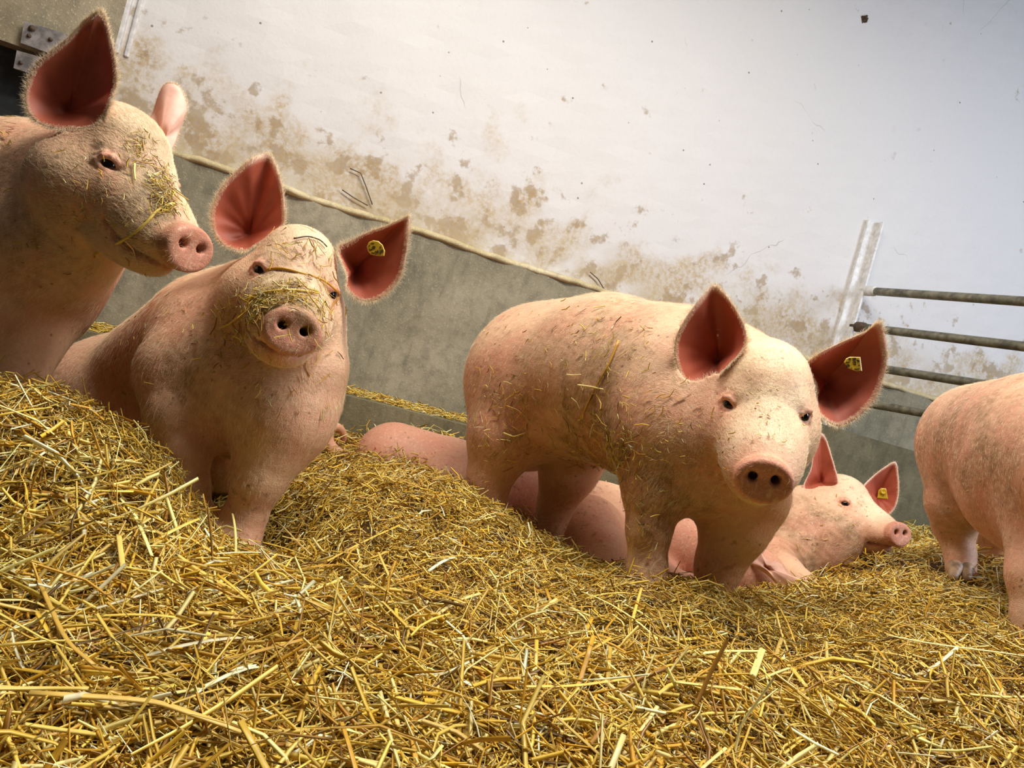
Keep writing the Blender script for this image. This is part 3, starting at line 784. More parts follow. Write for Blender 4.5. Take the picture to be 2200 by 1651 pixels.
def ear_tag(ear, pts, d, strokes, button=None):
    """yellow plate with raised dark strokes (its worn print) on the face"""
    V = np.array([U(x, y, d) for x, y in pts]); n = len(V); c = V.mean(0); N = CN - c; N /= np.linalg.norm(N)
    inner = c + (V - c) * 0.9
    VV = list(np.concatenate([inner + N * 0.003, V + N * 0.0015, V - N * 0.0015, inner - N * 0.003]))
    F = [list(range(n))[::-1], [3 * n + k for k in range(n)]]
    for r in range(3):
        for k in range(n): F.append([r * n + k, r * n + (k + 1) % n, (r + 1) * n + (k + 1) % n, (r + 1) * n + k])
    nf = len(F)
    for st in strokes:
        for (x0, y0), (x1, y1) in zip(st[:-1], st[1:]):
            A, Bq = U(x0, y0, d) + N * .0031, U(x1, y1, d) + N * .0031; t = Bq - A; L = np.linalg.norm(t)
            if L < 1e-6: continue
            w = np.cross(N, t / L) * .0008; o = len(VV)
            VV += [A - w, A + w, Bq + w, Bq - w, A - w + N * .0006, A + w + N * .0006, Bq + w + N * .0006, Bq - w + N * .0006]
            F += [[o + 4, o + 5, o + 6, o + 7], [o, o + 4, o + 7, o + 3], [o + 1, o + 2, o + 6, o + 5], [o, o + 1, o + 5, o + 4], [o + 2, o + 3, o + 7, o + 6]]
    ni = len(F)
    if button is not None:
        x, y, r = button; o = len(VV); cb = U(x, y, d)
        for rr, h in ((1.0, .002), (1.0, .010), (.75, .012), (.2, .0105)):
            for k in range(14): th = 2 * math.pi * k / 14; VV.append(cb + N * h + (RcN * math.cos(th) + UcN * math.sin(th)) * r * rr)
        for q in range(3):
            for k in range(14): F.append([o + q * 14 + k, o + q * 14 + (k + 1) % 14, o + (q + 1) * 14 + (k + 1) % 14, o + (q + 1) * 14 + k])
        F.append([o + 42 + k for k in range(14)])
    t = mesh_obj('ear_tag', np.array(VV), F, M_TAG, ear, smooth_shade=False); t['label'] = 'yellow ear tag'
    t.data.materials.append(M_INK)
    for i in range(nf, ni): t.data.polygons[i].material_index = 1
    return t
def tagpx(ox, oy, sc, strokes): return [[(ox + x * sc, oy + y * sc) for x, y in st] for st in strokes]
def ring(x, y, rx, ry, n=8): return [(x + rx * math.cos(2 * math.pi * k / n), y + ry * math.sin(2 * math.pi * k / n)) for k in range(n + 1)]
def hairs_on(pig, me_V, me_N, area_w, count, flow, length, rad=0.00016, extra=(), seed=1, head=None, lift=0.24):
    r = np.random.default_rng(seed)
    if head is not None:
        q = head.local(me_V)
        for g in (-1, 1): area_w = area_w * (np.linalg.norm(q - head.ec[g], axis=1) > 0.021)
    idx = r.choice(len(me_V), count, p=area_w / area_w.sum())
    P0 = me_V[idx] + r.normal(0, 0.002, (count, 3)); N = me_N[idx]
    P0 = P0 - N * ((P0 - me_V[idx]) * N).sum(1, keepdims=True) - N * 0.001
    D = flow(P0); D = D - N * (D * N).sum(1, keepdims=True); D /= np.maximum(np.linalg.norm(D, axis=1, keepdims=True), 1e-6)
    D = D + r.normal(0, .28, (count, 3)); D = D - N * (D * N).sum(1, keepdims=True)
    ln = length(P0)[:, None] * (0.5 + 0.8 * r.random((count, 1)))
    d1 = D + N * lift * (0.6 + 0.8 * r.random((count, 1))); d1 /= np.linalg.norm(d1, axis=1, keepdims=True)
    d2 = D + N * lift * 0.15; d2 /= np.linalg.norm(d2, axis=1, keepdims=True)
    S = [np.stack([P0, P0 + d1 * ln * .5, P0 + d1 * ln * .5 + d2 * ln * .5], 1)]
    for (Q, dirn, l2) in extra:
        dirn = dirn / np.linalg.norm(dirn, axis=1, keepdims=True)
        S.append(np.stack([Q, Q + dirn * l2 * .5, Q + dirn * l2 + r.normal(0, .002, Q.shape)], 1))
    S = np.concatenate(S)
    return hair_obj('bristles', S, np.array([rad, rad * .8, rad * .15]), M_HAIR, pig)

SKIN_BVH = {}
PADS = []
def on_skin(bvh, px, py):
    d = Vector(U(px, py, 1.0) - CN); d.normalize()
    h = bvh.ray_cast(cam_loc, d)
    return (None, None) if h[0] is None else (np.array(h[0]), np.array(h[1]))
def stuck_straw(name, label, clusters, seed):
    """clusters: (px, py, spread x, spread y, count, min length, max length, lift)"""
    r = np.random.default_rng(seed); bvh = SKIN_BVH[name]; C = []; N = []; L = []; LF = []
    for (x, y, sx, sy, n, l0, l1, lf) in clusters:
        for _ in range(int(n * 1.7)):
            p, nn = on_skin(bvh, x + r.normal() * sx, y + r.normal() * sy)
            if p is None or any(np.linalg.norm(p - h.pad_c) < .05 * h.s and r.random() < .93 for h in PADS): continue
            if nn @ FN > 0: nn = -nn
            C.append(p); N.append(nn); L.append(l0 + (l1 - l0) * r.random() ** 2); LF.append(lf)
    C = np.array(C); N = np.array(N); L = np.array(L); LF = np.array(LF); n = len(C)
    D = r.normal(size=(n, 3)); D = D - N * (D * N).sum(1, keepdims=True); D /= np.linalg.norm(D, axis=1, keepdims=True)
    D = D + N * (r.normal(0, .22, n) * LF)[:, None]; D /= np.linalg.norm(D, axis=1, keepdims=True)
    v, f, c = straw_mesh(C + N * (0.003 + 0.006 * r.random((n, 1)) * LF[:, None]), D, N, L, r.uniform(.0011, .0031, n), straw_colors(n, r) * r.uniform(.5, 1.1, (n, 1)), r, bend=-r.uniform(.0, .22, n))
    o = mesh_obj('straw_bits', v, f, M_STRAW, None, colors=c, loc=C.mean(0)); tag(o, label, 'straw', kind='stuff')
    return o
def laid_stalk(name, pts, wd, label, colr=(222, 184, 80), lift=0.006, group=None):
    """one long stalk lying over the skin through the given pixels (falls back to the nearest depth where it sticks out)"""
    bvh = SKIN_BVH[name]; P = []; last = None
    for (x, y) in pts:
        p, nn = on_skin(bvh, x, y)
        if p is None: P.append((x, y)); continue
        if nn @ FN > 0: nn = -nn
        last = project(p)[2]; P.append(p + nn * lift)
    Q = []
    for q in P: Q.append(U(q[0], q[1], last - 0.01) if len(q) == 2 else q)
    Q = np.array(Q); t = np.linspace(0, len(Q) - 1, 14); k = np.clip(t.astype(int), 0, len(Q) - 2); f = (t - k)[:, None]
    Q = Q[k] * (1 - f) + Q[k + 1] * f
    for _ in range(2): Q[1:-1] = .25 * Q[:-2] + .5 * Q[1:-1] + .25 * Q[2:]
    v, fc = tube(Q, wd * .5 * np.linspace(1, .7, 14), 6)
    o = mesh_obj('straw_stalk', v, fc, M_STRAW, None, colors=np.tile(lin(colr), (len(v), 1)), loc=Q.mean(0)); tag(o, label, 'straw', group)
    return o
def build_pig(name, base, body, h, label, head=None, dirt=(), pink=(), refine=True, group='pigs in the straw pen'):
    pig = empty('pig', base); tag(pig, label, 'pig', group)
    V, F = polygonise(body, h)
    if head is not None and refine:
        bm = bmesh.new()
        bv = [bm.verts.new(v) for v in V]
        for q in F: bm.faces.new([bv[i] for i in q])
        q = head.local(V); sel = (q[:, 1] > -0.06) & (np.abs(q).max(1) < 0.22)
        es = [e for e in bm.edges if sel[e.verts[0].index if e.verts[0].index >= 0 else 0] and sel[e.verts[1].index if e.verts[1].index >= 0 else 0]] if False else None
        bm.verts.index_update()
        es = [e for e in bm.edges if sel[e.verts[0].index] and sel[e.verts[1].index]]
        bmesh.ops.subdivide_edges(bm, edges=es, cuts=1, use_grid_fill=True)
        bm.verts.index_update()
        V = np.array([v.co[:] for v in bm.verts]); F = [[v.index for v in f.verts] for f in bm.faces]; bm.free()
        q = head.local(V); sel = (q[:, 1] > -0.07) & (np.abs(q).max(1) < 0.23)
        V[sel] = newton(body, V[sel], 2)
    G = gradient(body, V); G /= np.linalg.norm(G, axis=1, keepdims=True)
    o = mesh_obj('body', V, F, M_SKIN, pig, colors=skin_colors(V, head, dirt, pink))
    tris = F if not isinstance(F, np.ndarray) else F.tolist()
    SKIN_BVH[name] = BVHTree.FromPolygons([Vector(v) for v in V], tris)
    if head is not None:
        for g in (-1, 1):
            v, f, c = head.eyeball(g); mesh_obj('eye', v, f, M_EYE, pig, colors=c)
    return pig, V, G
def crop(ox, oy, s, d, pts):
    out = []
    for p in pts: out.append((ox + s * p[0], oy + s * p[1], p[2] if len(p) > 2 else d))
    return out
HQ = 0.0052

# ---- pig standing at the centre, head turned to the viewer
hd3 = Head(1646, 880, 1.43, -13, 22, 9.5)
B = Body()
B.px((1165, 806, 2.12, .208), (1300, 812, 1.92, .216), (1455, 862, 1.72, .213), k=.06)
B.px((1500, 905, 1.70, .17), (1520, 965, 1.62, .15), k=.08)
B.px((1470, 850, 1.72, .17), (1630, 850, 1.56, .115), k=.09)
B.px((1530, 960, 1.62, .12), (1620, 985, 1.52, .085), k=.07)
B.px((1150, 840, 2.06, .178), (1086, 935, 1.98, .100), (1050, 1030, 1.97, .057), (1052, 1110, 1.96, .044), (1048, 1170, 1.95, .046), k=.09)
B.px((1250, 900, 2.16, .14), (1222, 1010, 2.10, .082), (1192, 1090, 2.13, .050), (1190, 1180, 2.11, .037), (1188, 1230, 2.10, .04), k=.05)
B.px((1440, 930, 1.60, .130), (1408, 1050, 1.56, .068), (1394, 1140, 1.54, .044), (1390, 1220, 1.53, .038), (1388, 1290, 1.51, .044), k=.05)
B.px((1595, 1060, 1.66, .105), (1578, 1130, 1.64, .074), (1545, 1215, 1.64, .050), (1532, 1265, 1.63, .042), k=.04)
B.px((1130, 1000, 2.3, .02), (1260, 960, 2.05, .06), k=.05)
hd3.add(B, jowl=.95)
E = lambda pts, d: crop(1400, 580, .3754, d, pts)
EA3_0 = (lambda *a, **k: (a, k))(E([(345, 88, 1.52), (270, 170), (190, 280), (140, 380), (128, 450), (135, 530), (160, 600), (190, 645), (240, 665), (300, 662), (352, 640, 1.50), (400, 590, 1.47), (470, 520, 1.46), (530, 450, 1.46), (545, 375, 1.47), (515, 280, 1.49), (450, 170, 1.51), (390, 105, 1.52)], 1.51), E([(388, 520, 1.53)], 1.53)[0], .040, lbl='large upright ear with red inner skin')
carve_ear(B, *EA3_0[0])
EA3_1 = (lambda *a, **k: (a, k))(E([(890, 535, 1.50), (960, 475), (1100, 405), (1225, 350), (1290, 300, 1.46), (1322, 322, 1.46), (1342, 420), (1350, 510), (1328, 625), (1285, 735), (1205, 825), (1125, 882), (1060, 898), (1000, 868), (955, 825), (940, 770, 1.50), (945, 690, 1.50), (915, 600, 1.50)], 1.48), E([(985, 655, 1.52)], 1.52)[0], .035, lbl='ear held out sideways with a yellow tag')
carve_ear(B, *EA3_1[0])
pig3, V3, N3 = build_pig('p3', U(1390, 1260, 1.75), B, HQ, 'pink pig standing in the middle, head turned to the viewer, yellow tag in its ear', hd3,
    dirt=[(1050, 880, 1.9, .16, .35), (1310, 930, 1.72, .24, .75), (1340, 1000, 1.62, .17, .8), (1400, 1080, 1.52, .13, .6), (1460, 1020, 1.5, .16, .4), (1230, 780, 1.75, .3, .3), (1300, 700, 1.75, .2, .25), (1395, 1180, 1.5, .12, .45), (1600, 1085, 1.33, .09, .25)],
    pink=[(1060, 900, 1.9, .25, .55), (1480, 980, 1.55, .22, .5), (1520, 1060, 1.5, .2, .4), (1560, 1000, 1.35, .10, .4)])
e3a, fr3a = make_ear(pig3, *EA3_0[0], **EA3_0[1])
e3b, fr3b = make_ear(pig3, *EA3_1[0], **EA3_1[1])
tg3 = ear_tag(e3b, [(x, y) for x, y, _ in E([(1100, 530), (1112, 508), (1135, 498), (1195, 500), (1205, 580), (1172, 582), (1125, 565)], 1)], 1.474, tagpx(1800, 750, .03634, [ring(600, 1000, 85, 75), [(640, 560), (780, 590), (690, 690)], [(470, 790), (700, 790)], [(870, 560), (1040, 530), (1050, 640), (880, 640)], [(900, 800), (1010, 700), (1060, 860), (950, 900), (1080, 930)], [(1120, 650), (1290, 720), (1180, 800)], [(1220, 950), (1310, 960)], [(980, 1180), (1150, 1200), (1290, 1130)], [(780, 1190), (840, 1130)]]))
def flow3(P):
    dh = smooth(0.30, 0.12, np.linalg.norm(P - hd3.O, axis=1))[:, None]
    return -hd3.A[1] * dh + (1 - dh) * (-RcN * .8 - UcN * .9)
w3 = np.where(np.linalg.norm(hd3.local(V3), axis=1) < .26, 2.6, 1.0) * np.where(hd3.local(V3)[:, 1] > 0.165, 0.05, 1) * np.where((N3 @ -FN) > -0.35, 1, .05)
hairs_on(pig3, V3, N3, w3, 60000, flow3, lambda P: np.where(np.linalg.norm(P - hd3.O, axis=1) < .25, .011, .017), extra=[fr3a, fr3b], head=hd3, seed=3)

# ---- pig sitting in the hollow, straw over its nose
hd2 = Head(636, 608, 1.43, 24, 8, 18)
B = Body()
B.px((560, 800, 1.62, .165), (545, 845, 1.60, .140), k=.07)
B.px((600, 700, 1.60, .13), (550, 800, 1.62, .16), k=.08)
B.px((640, 790, 1.52, .10), (612, 850, 1.52, .115), k=.06)
B.px((500, 760, 1.74, .175), (390, 815, 1.98, .175), (220, 862, 2.22, .180), k=.06)
B.px((590, 655, 1.62, .112), (455, 718, 1.78, .138), (350, 805, 1.96, .150), k=.06)
B.px((445, 720, 1.64, .115), (402, 805, 1.57, .100), (390, 890, 1.52, .068), (402, 975, 1.49, .043), (409, 1050, 1.47, .034), (420, 1120, 1.45, .034), (424, 1160, 1.43, .040), k=.035)
B.px((606, 912, 1.50, .094), (556, 1030, 1.47, .050), (526, 1115, 1.47, .038), (514, 1160, 1.46, .037), (508, 1200, 1.44, .042), k=.04)
B.px((210, 860, 2.1, .15), (280, 930, 1.9, .11), (330, 985, 1.75, .06), k=.06)
hd2.add(B, jowl=1.1)
E = lambda pts, d: crop(400, 300, .3331, d, pts)
EA2_0 = (lambda *a, **k: (a, k))(E([(520, 88, 1.56), (430, 115), (340, 185), (258, 265), (198, 355), (163, 445), (160, 530), (188, 622), (240, 682), (320, 715, 1.52), (390, 722, 1.50), (470, 670, 1.49), (555, 610, 1.49), (632, 545, 1.50), (638, 450, 1.51), (628, 330), (600, 215), (560, 125, 1.56)], 1.53), E([(410, 620, 1.54)], 1.54)[0], .040, folds=.004, lbl='large upright ear with folded red inner skin')
carve_ear(B, *EA2_0[0])
EA2_1 = (lambda *a, **k: (a, k))(E([(1440, 498, 1.50), (1440, 600), (1424, 740), (1395, 865), (1335, 960), (1260, 1022), (1180, 1048), (1105, 1032), (1055, 990), (1030, 950, 1.48), (1035, 880, 1.47), (1000, 790, 1.47), (975, 695, 1.48), (1060, 650), (1180, 590), (1300, 548), (1385, 510)], 1.49), E([(1085, 840, 1.51)], 1.51)[0], .034, lbl='ear held out sideways with a round yellow tag')
carve_ear(B, *EA2_1[0])
B.px((500, 1030, 1.9, .05), (465, 1000, 1.75, .06), k=.03)
pig2, V2, N2 = build_pig('p2', U(470, 1150, 1.6), B, HQ, 'pig sitting upright in a straw hollow, straw strewn across its nose and eyes', hd2,
    dirt=[(610, 660, 1.3, .10, .95), (560, 640, 1.33, .09, .8), (660, 600, 1.38, .07, .5), (520, 690, 1.4, .09, .6), (640, 690, 1.27, .05, .6), (350, 690, 1.75, .14, .5), (460, 760, 1.5, .16, .45), (400, 850, 1.5, .15, .4), (560, 880, 1.45, .15, .3), (630, 520, 1.5, .08, .35)],
    pink=[(690, 870, 1.5, .16, .4), (200, 780, 2.1, .22, .4), (580, 770, 1.34, .06, .6)])
e2a, fr2a = make_ear(pig2, *EA2_0[0], **EA2_0[1])
e2b, fr2b = make_ear(pig2, *EA2_1[0], **EA2_1[1])
tg2 = ear_tag(e2b, [(x, y) for x, y, _ in E([(1165, 690), (1178, 662), (1205, 650), (1240, 655), (1268, 680), (1283, 720), (1278, 752), (1235, 752), (1190, 742), (1172, 720)], 1)], 1.474, tagpx(780, 505, .03331, [ring(690, 810, 90, 80), [(380, 650), (450, 730)], [(380, 900), (480, 980), (600, 930)], [(520, 550), (720, 560)], [(820, 1020), (840, 1180), (960, 980), (980, 1180)], [(1090, 980), (1140, 1250)], ring(1230, 1040, 45, 100, 6), [(1110, 720), (1150, 860)], [(560, 1110), (620, 1180), (740, 1160)], [(780, 1260), (840, 1290)]]))
def flow2(P):
    dh = smooth(0.30, 0.12, np.linalg.norm(P - hd2.O, axis=1))[:, None]
    return -hd2.A[1] * dh + (1 - dh) * (-RcN * .35 - UcN * 1.0)
w2 = np.where(np.linalg.norm(hd2.local(V2), axis=1) < .26, 2.4, 1.0) * np.where(hd2.local(V2)[:, 1] > 0.165, 0.05, 1) * np.where((N2 @ -FN) > -0.35, 1, .05)
hairs_on(pig2, V2, N2, w2, 56000, flow2, lambda P: np.where(np.linalg.norm(P - hd2.O, axis=1) < .25, .011, .018), extra=[fr2a, fr2b], head=hd2, seed=4)

# ---- pig at the left edge, head in three-quarter view
hd1 = Head(300, 382, 1.38, 67, 15, 14, 1.03)
B = Body()
B.px((60, 470, 1.62, .200), (-180, 560, 1.85, .235), (-420, 640, 2.1, .22), k=.08)
B.px((190, 395, 1.50, .112), (60, 470, 1.62, .19), k=.06)
B.px((180, 500, 1.44, .090), (25, 595, 1.54, .168), (-15, 720, 1.52, .112), k=.07)
B.px((15, 740, 1.48, .092), (15, 840, 1.44, .06), (20, 930, 1.42, .042), k=.05)
B.px((-110, 740, 1.60, .11), (-110, 860, 1.55, .06), (-105, 960, 1.5, .042), k=.05)
B.px((-430, 720, 2.05, .15), (-440, 850, 2.0, .07), (-430, 950, 1.9, .045), k=.05)
hd1.add(B, jowl=1.05)
E = lambda pts, d: crop(0, 0, .2, d, pts)
EA1_0 = (lambda *a, **k: (a, k))([(x, y, z - .05) for x, y, z in E([(1085, 105, 1.40), (1145, 210), (1195, 390), (1240, 600), (1262, 780), (1250, 930), (1200, 1080, 1.38), (1150, 1200, 1.38), (1110, 1300, 1.38), (980, 1370, 1.38), (800, 1390, 1.39), (600, 1385, 1.40), (440, 1340), (330, 1260), (275, 1150), (262, 1000), (295, 850), (380, 690), (530, 555), (690, 435), (800, 330), (910, 210), (1010, 145, 1.40)], 1.41)], E([(760, 1200, 1.365)], 1.365)[0], .045, hairs=3200, hl=.013, lbl='large upright ear with red inner skin and pale hair fringe')
carve_ear(B, *EA1_0[0], tmax=.7)
EA1_1 = (lambda *a, **k: (a, k))(E([(1830, 885), (1930, 930), (1990, 1050), (2012, 1150), (1985, 1260), (1930, 1400), (1870, 1560, 1.52), (1790, 1680, 1.5), (1640, 1560, 1.5), (1570, 1370, 1.52), (1650, 1180), (1690, 1050), (1750, 920)], 1.55), E([(1730, 1500, 1.52)], 1.5)[0], -.022, back=True, folds=.0007, hairs=1200, hl=.009, lbl='far ear seen from its pink hairy back')
pig1, V1, N1 = build_pig('p1', U(0, 900, 1.55), B, HQ, 'pig at the left edge seen from the side, snout pointing right, muddy face', hd1,
    dirt=[(345, 400, 1.3, .07, .9), (320, 300, 1.38, .06, .6), (360, 450, 1.27, .05, .8), (240, 430, 1.3, .14, .5), (160, 440, 1.4, .12, .55), (60, 520, 1.4, .16, .4), (330, 540, 1.25, .08, .4), (330, 500, 1.25, .05, .4)],
    pink=[(60, 330, 1.5, .16, .4), (150, 300, 1.42, .12, .35)])
e1a, fr1a = make_ear(pig1, *EA1_0[0], **EA1_0[1])
e1b, fr1b = make_ear(pig1, *EA1_1[0], **EA1_1[1])
def flow1(P):
    dh = smooth(0.32, 0.14, np.linalg.norm(P - hd1.O, axis=1))[:, None]
    return -hd1.A[1] * dh + (1 - dh) * (-RcN * .9 - UcN * .6)
w1 = np.where(np.linalg.norm(hd1.local(V1), axis=1) < .28, 2.4, 1.0) * np.where(hd1.local(V1)[:, 1] > 0.165, 0.05, 1) * np.where((N1 @ -FN) > -0.35, 1, .05) * (project(V1)[:, 0] > -60)
hairs_on(pig1, V1, N1, w1, 46000, flow1, lambda P: np.where(np.linalg.norm(P - hd1.O, axis=1) < .28, .011, .017), extra=[fr1a, fr1b], head=hd1, seed=5)

# ---- pig lying asleep behind, curly tail to the left, ear flopped to the right
B = Body()
B.px((845, 992, 2.45, .130), (960, 1036, 2.46, .145), (1120, 1100, 2.47, .168), (1290, 1150, 2.42, .168), (1450, 1205, 2.24, .14), k=.06)
B.px((1450, 1200, 2.2, .12), (1560, 1230, 2.05, .10), (1620, 1250, 1.98, .085), (1660, 1300, 1.92, .05), k=.06)
B.px((960, 1060, 2.3, .12), (1040, 1090, 2.2, .08), k=.05)
B.px((1260, 1150, 2.2, .12), (1290, 1200, 2.05, .085), (1250, 1240, 1.98, .05), k=.05)
B.px((1400, 1230, 2.1, .06), (1440, 1250, 1.95, .035), (1500, 1262, 1.9, .03), k=.03)
pig4, V4, N4 = build_pig('p4', U(1150, 1250, 2.35), B, .007, 'pig lying down behind the standing one, pink rump and curly tail showing at left', None,
    pink=[(850, 950, 2.35, .35, .75), (1100, 1050, 2.3, .4, .75), (1450, 1190, 2.1, .35, .8), (1640, 1230, 1.95, .2, .8)])
tl = [(752, 985, 2.40), (728, 978, 2.37), (710, 960, 2.36), (703, 938, 2.36), (710, 921, 2.37), (726, 919, 2.39), (737, 932, 2.41), (738, 946, 2.42)]
tp = catmull([U(*p) for p in tl + tl[::-1]], 60)[:28]
Vt, Ft = tube(tp, np.linspace(.024, .010, 28), 12); mesh_obj('tail', Vt, Ft, M_SKIN, pig4, colors=np.tile(C_PINK * .5 + C_SKIN * .5, (len(Vt), 1)))
E = lambda pts, d: crop(1400, 900, .3636, d, pts)
e4, fr4 = make_ear(pig4, E([(630, 765, 1.93), (675, 830, 1.89), (755, 852, 1.87), (815, 920, 1.85), (885, 952, 1.83), (850, 985, 1.83), (800, 1010, 1.84), (745, 985, 1.85), (690, 930, 1.87), (640, 895, 1.89), (578, 850, 1.92), (590, 800, 1.94)], 1.88), E([(680, 880, 1.88)], 1.88)[0], -.016, back=True, folds=.0007, hairs=300, hl=.008, lbl='pink ear flopped forward over the straw')
hairs_on(pig4, V4, N4, np.where((N4 @ -FN) > -0.3, 1.0, .02), 6000, lambda P: np.tile(-RcN * .6 - UcN * .6, (len(P), 1)), lambda P: np.full(len(P), .012), extra=[fr4], seed=6)

# ---- pig lying at the back right, looking right
hd5 = Head(1842, 1090, 2.48, 21, -3, 8, .94, 6)
B = Body()
B.px((1770, 1110, 2.52, .115), (1700, 1150, 2.55, .16), (1600, 1150, 2.75, .19), (1480, 1120, 2.9, .19), k=.08)
B.px((1740, 1180, 2.45, .11), (1690, 1210, 2.4, .10), k=.06)
B.px((1800, 1150, 2.42, .085), (1740, 1170, 2.46, .11), k=.06)
B.px((1660, 1200, 2.35, .07), (1690, 1235, 2.2, .05), (1730, 1255, 2.1, .035), k=.04)
hd5.add(B)

EA5_0 = (lambda *a, **k: (a, k))(E([(1000, 85), (1030, 115), (1060, 205), (1085, 290), (1105, 370, 2.50), (1085, 430, 2.50), (1010, 460, 2.50), (930, 450, 2.52), (895, 400), (938, 300), (955, 200), (972, 120)], 2.54), E([(1000, 380, 2.54)], 2.54)[0], .03, hairs=350, hl=.010, lbl='tall pointed pink ear')
carve_ear(B, *EA5_0[0])
EA5_1 = (lambda *a, **k: (a, k))(E([(1440, 255), (1458, 330), (1463, 420), (1450, 500), (1425, 548), (1385, 575), (1340, 550), (1305, 490, 2.52), (1275, 440, 2.52), (1250, 400, 2.52), (1300, 345), (1370, 290)], 2.56), E([(1335, 470, 2.58)], 2.58)[0], .035, hairs=350, hl=.009, lbl='pointed ear with a square yellow tag')
carve_ear(B, *EA5_1[0])
pig5, V5, N5 = build_pig('p5', U(1700, 1260, 2.5), B, .0055, 'pig lying at the back right by the concrete wall, head up, square yellow ear tag', hd5,
    dirt=[(1790, 1120, 2.36, .10, .6), (1850, 1110, 2.3, .06, .45), (1740, 1160, 2.36, .18, .55), (1690, 1170, 2.38, .2, .5), (1900, 1120, 2.25, .04, .5)],
    pink=[(1905, 1135, 2.25, .08, .5)])
e5a, fr5a = make_ear(pig5, *EA5_0[0], **EA5_0[1])
e5b, fr5b = make_ear(pig5, *EA5_1[0], **EA5_1[1])
tg5 = ear_tag(e5b, [(x, y) for x, y, _ in E([(1333, 470), (1340, 425), (1355, 410), (1385, 412), (1397, 475)], 1)], 2.53, [[(1894, 1060), (1899, 1065)]], (1898.5, 1056.5, .011))
w5 = np.where((N5 @ -FN) > -0.35, 1, .02) * np.where(hd5.local(V5)[:, 1] > 0.165, 0.05, 1) * np.where(np.linalg.norm(hd5.local(V5), axis=1) < .26, 2.0, 1.0)
hairs_on(pig5, V5, N5, w5, 9000, lambda P: np.tile(-RcN * 1.0 - UcN * .5, (len(P), 1)), lambda P: np.full(len(P), .012), extra=[fr5a, fr5b], head=hd5, seed=7)

# ---- pig leaving the frame on the right, rump to the viewer
B = Body()
B.px((2112, 950, 1.98, .158), (2240, 975, 1.75, .190), (2420, 1020, 1.45, .19), k=.07)
B.px((2095, 985, 1.96, .125), (2058, 1080, 1.94, .075), (2050, 1130, 1.97, .050), (2062, 1190, 1.94, .034), (2064, 1222, 1.92, .036), k=.05)
B.px((2210, 1060, 1.72, .14), (2290, 1160, 1.6, .10), k=.06)
B.px((2150, 1050, 2.1, .10), (2140, 1130, 2.12, .06), (2150, 1200, 2.1, .04), (2150, 1240, 2.08, .04), k=.05)
B.px((2260, 1120, 1.55, .09), (2225, 1240, 1.50, .05), (2222, 1330, 1.48, .038), (2220, 1430, 1.46, .04), k=.05)
B.px((2460, 1080, 1.4, .1), (2460, 1200, 1.35, .06), (2455, 1330, 1.32, .04), (2452, 1450, 1.3, .042), k=.05)
pig6, V6, N6 = build_pig('p6', U(2160, 1250, 1.85), B, .006, 'pig cut off by the right edge, rump and hind leg towards the railing', None,
    dirt=[(2180, 930, 1.60, .24, .5), (2120, 900, 1.82, .22, .45), (2050, 1000, 1.85, .2, .4), (2060, 1100, 1.88, .14, .4), (2190, 1080, 1.6, .2, .35)], pink=[(2040, 960, 1.85, .25, .6), (2190, 1080, 1.6, .25, .6), (2140, 870, 1.8, .2, .4)])
for (x, y, d, dx) in ((2052, 1226, 1.90, -8), (2074, 1228, 1.90, 8)):
    B2 = Body(); B2.px((x, y - 6, d, .020), (x + dx * .4, y + 14, d - .03, .010), k=.02)
    v, f = polygonise(B2, .004); mesh_obj('hoof', v, f, M_HOOF, pig6)
hairs_on(pig6, V6, N6, np.where((N6 @ -FN) > -0.3, 1.0, .02) * (project(V6)[:, 0] < 2260), 12000, lambda P: np.tile(-RcN * .7 - UcN * .7, (len(P), 1)), lambda P: np.full(len(P), .013), seed=8)
print('pigs', round(time.time() - T0, 1))
# ------------------------------------------------------------------ straw bedding
def in_view(P, mx=260, my=260):
    q = project(P); return (q[:, 2] > 0.25) & (q[:, 0] > -mx) & (q[:, 0] < 2200 + mx) & (q[:, 1] > -my) & (q[:, 1] < 1651 + my)
def inside_room(P, off=0.02): return (P - W0) @ nW > off
def scatter(n, r, yr, dens=None):
    X = r.uniform(-1.9, 2.6, n); Y = r.uniform(*yr, n); P = np.stack([X, Y, ground(X, Y)], 1)
    ok = in_view(P); s = (P - W0) @ tW
    lim = np.where(s < hit(1500, 1000, KW)[0], KW, BW)
    ok &= (P - W0) @ nW > lim + 0.01
    return P[ok]
rs = np.random.default_rng(21)
straw_bed = empty('straw_bedding', (0.2, 1.2, 0.0)); tag(straw_bed, 'deep bed of loose golden straw heaped across the whole pen', 'straw')
